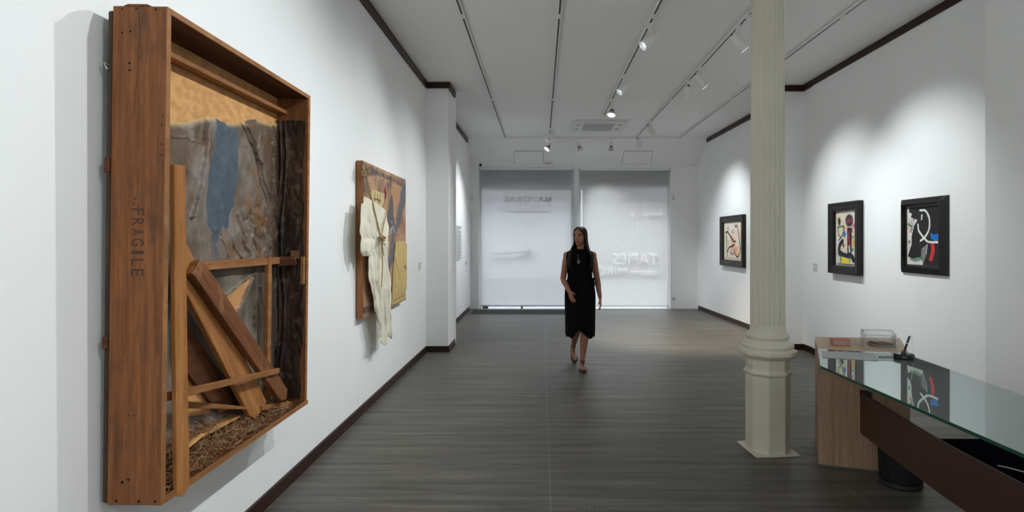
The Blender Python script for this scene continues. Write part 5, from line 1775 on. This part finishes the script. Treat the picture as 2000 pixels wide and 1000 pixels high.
# dress: bodice and skirt, hem higher at the front slit
dr = MB()
n = 72
prof = [(1.446, .066, .060, .066, 0), (1.440, .080, .066, .074, 0), (1.425, .128, .078, .082, 0), (1.405, .166, .092, .090, 0), (1.37, .178, .112, .100, 0), (1.31, .167, .133, .104, 0), (1.25, .160, .128, .100, 0), (1.18, .148, .108, .094, 0), (1.11, .146, .102, .092, .1),
        (1.04, .160, .108, .104, .25), (.97, .178, .114, .124, .4), (.90, .186, .122, .136, .6), (.80, .184, .150, .142, .8), (.68, .180, .178, .150, 1), (.56, .178, .200, .160, 1.2), (.46, .176, .210, .170, 1.4), (.385, .174, .212, .180, 1.5)]
rings = []
for z, rx, f_, b_, fo in prof:
    ring = []
    for k in range(n):
        a = 2 * PI * k / n
        ca, sa = math.cos(a), math.sin(a)
        w_ = 1 + fo * .020 * math.sin(a * 9 + 1.5 * z) + fo * .012 * math.sin(a * 17 + 4 * z)
        x = rx * ca * w_
        y = (b_ if sa > 0 else f_) * sa * w_
        zz = z
        if z < .6:
            dphi = abs(((a - 1.47 * PI + PI) % (2 * PI)) - PI)
            lift = math.exp(-(dphi / .30) ** 2) * .11 * (.6 - z) / .215
            zz = z + lift + .012 * math.sin(a * 9) * (.6 - z) / .2
        tw = .02 * (1.1 - z) if z < 1.1 else 0
        ring.append(Vector((cx + x + tw * .25, PB.y + y - .0, zz)))
    rings.append(ring)
dr.loft(rings, caps=False)
dress = dr.build('dress', M['dress'], wom, smooth=True, sharp=80)
so = dress.modifiers.new('cloth', 'SOLIDIFY'); so.thickness = .004; so.offset = 1
su = dress.modifiers.new('round', 'SUBSURF'); su.levels = 1; su.render_levels = 1
# ruffle at the side of the waist
rf = MB()
random.seed(9)
for k in range(7):
    c = Vector((cx + .158 + random.uniform(-.008, .016), PB.y - .05 + random.uniform(-.04, .04), 1.085 - k * .018))
    rf.ball(c, (.020, .030, .008), 10, Matrix.Rotation(random.uniform(-.8, .8), 3, 'Y') @ Matrix.Rotation(random.uniform(-.6, .6), 3, 'X'))
rf.build('waist_ruffle', M['dress'], wom, smooth=True)
# pendant at the neckline
MB().tube([Vector((cx - .028, PB.y - .082, 1.410)), Vector((cx - .030, PB.y - .122, 1.36)), Vector((cx - .026, PB.y - .137, 1.315))], .0035, 8).ball(Vector((cx - .026, PB.y - .142, 1.298)), (.020, .006, .026), 12).build('pendant', plain('grey_pendant', (.12, .12, .13), .35), wom, smooth=True)

# hair: cap and long lengths over both shoulders
ha = MB()
hz = [(.232, .020, .0), (.222, .048, .0), (.205, .066, .05), (.180, .079, .16), (.150, .084, .28), (.115, .084, .36), (.080, .083, .40), (.040, .086, .42), (.0, .094, .42), (-.05, .118, .40), (-.10, .142, .36), (-.16, .160, .33), (-.22, .164, .31), (-.255, .150, .30), (-.28, .125, .30)]
outer, inner = [], []
m_ = 40
for z, r_, op in hz:
    ro, ri = [], []
    for k in range(m_ + 1):
        # angle runs from one side of the face round the back to the other; opening faces forward
        half = PI * (1 - op)
        a = -half + 2 * half * k / m_
        rx = r_; ry = r_ * (1.28 if z > -.02 else (1.0 - .9 * min(1, (-.02 - z) / .10) * .42))
        st = 1 + .02 * math.sin(k * 2.7 + z * 20) + .012 * math.sin(k * 5.1)
        x = rx * math.sin(a) * st
        y = ry * math.cos(a) * st
        if z >= -.02:
            q = H(x, y + .010, z)
            qi = H(x * .80, y * .80 + .010, z - (.010 if z > .2 else 0))
        else:
            b = HC + Vector((0, .02, z))
            tt = min(1, (-.02 - z) / .08)
            RR = Matrix.Rotation(math.radians(-30) * (1 - tt), 3, 'Z')
            # on the shoulders the front locks lie on the chest
            yy = y - (.035 * tt if abs(a) > half * .72 else -.02 * tt)
            if abs(a) > half * .72: yy = yy - .085 * tt
            q = b + RR @ Vector((x, yy + .012, 0)); qi = b + RR @ Vector((x * .80, yy * .86 + .006, 0))
        ro.append(q); ri.append(qi)
    outer.append(ro); inner.append(ri)
ha.loft([o_ + i_[::-1] for o_, i_ in zip(outer, inner)])
hair = ha.build('hair', M['hair'], wom, smooth=True, sharp=70)
su = hair.modifiers.new('round', 'SUBSURF'); su.levels = 1; su.render_levels = 1

# shoes with ankle straps
def shoe(toe, heel, ank, raised):
    d = (toe - heel); L = d.length; dn = d.normalized()
    s_ = Vector((-dn.y, dn.x, 0)).normalized(); up = s_.cross(dn) * -1
    if up.z < 0: up = -up
    sh = MB()
    prof = [(-.012, .022, .0, .020), (.03, .033, .0, .050), (.25, .034, .0, .040), (.50, .041, .0, .044), (.72, .045, .0, .056), (.86, .041, .0, .046), (.95, .030, .0, .034), (1.02, .012, .002, .018)]
    rings = []
    for t_, hw, lo, hi in prof:
        c = heel + d * t_
        rings.append([c + s_ * (hw * math.cos(2 * PI * k / 18)) + up * (lo - .006 + (hi - lo) * (.5 + .5 * math.sin(2 * PI * k / 18))) for k in range(18)])
    sh.loft(rings)
    o = sh.build('shoe', M['shoe'], wom, smooth=True)
    st = MB()
    for cc, rr in ((ank + Vector((0, -.002, .012)), .0315),):
        st.tube([cc + Vector((rr * math.cos(2 * PI * k / 20), rr * math.sin(2 * PI * k / 20), .004 * math.sin(4 * PI * k / 20))) for k in range(21)], .0055, 8)
    st.tube([ank + Vector((0, -.031, .010)), ank.lerp(toe, .35) + Vector((0, -.006, .024)), ank.lerp(toe, .62) + Vector((0, 0, .022))], .0075, 8)
    st.build('ankle_strap', M['shoe'], o)
    hl = MB()
    if not raised:
        hl.lathe([(.016, 0), (.020, .014)], (heel.x, heel.y - .0, 0), 14)
        hl.build('heel', M['shoe'], o)


shoe(TF, HF, AF, False)
shoe(TR, HR, AR, True)
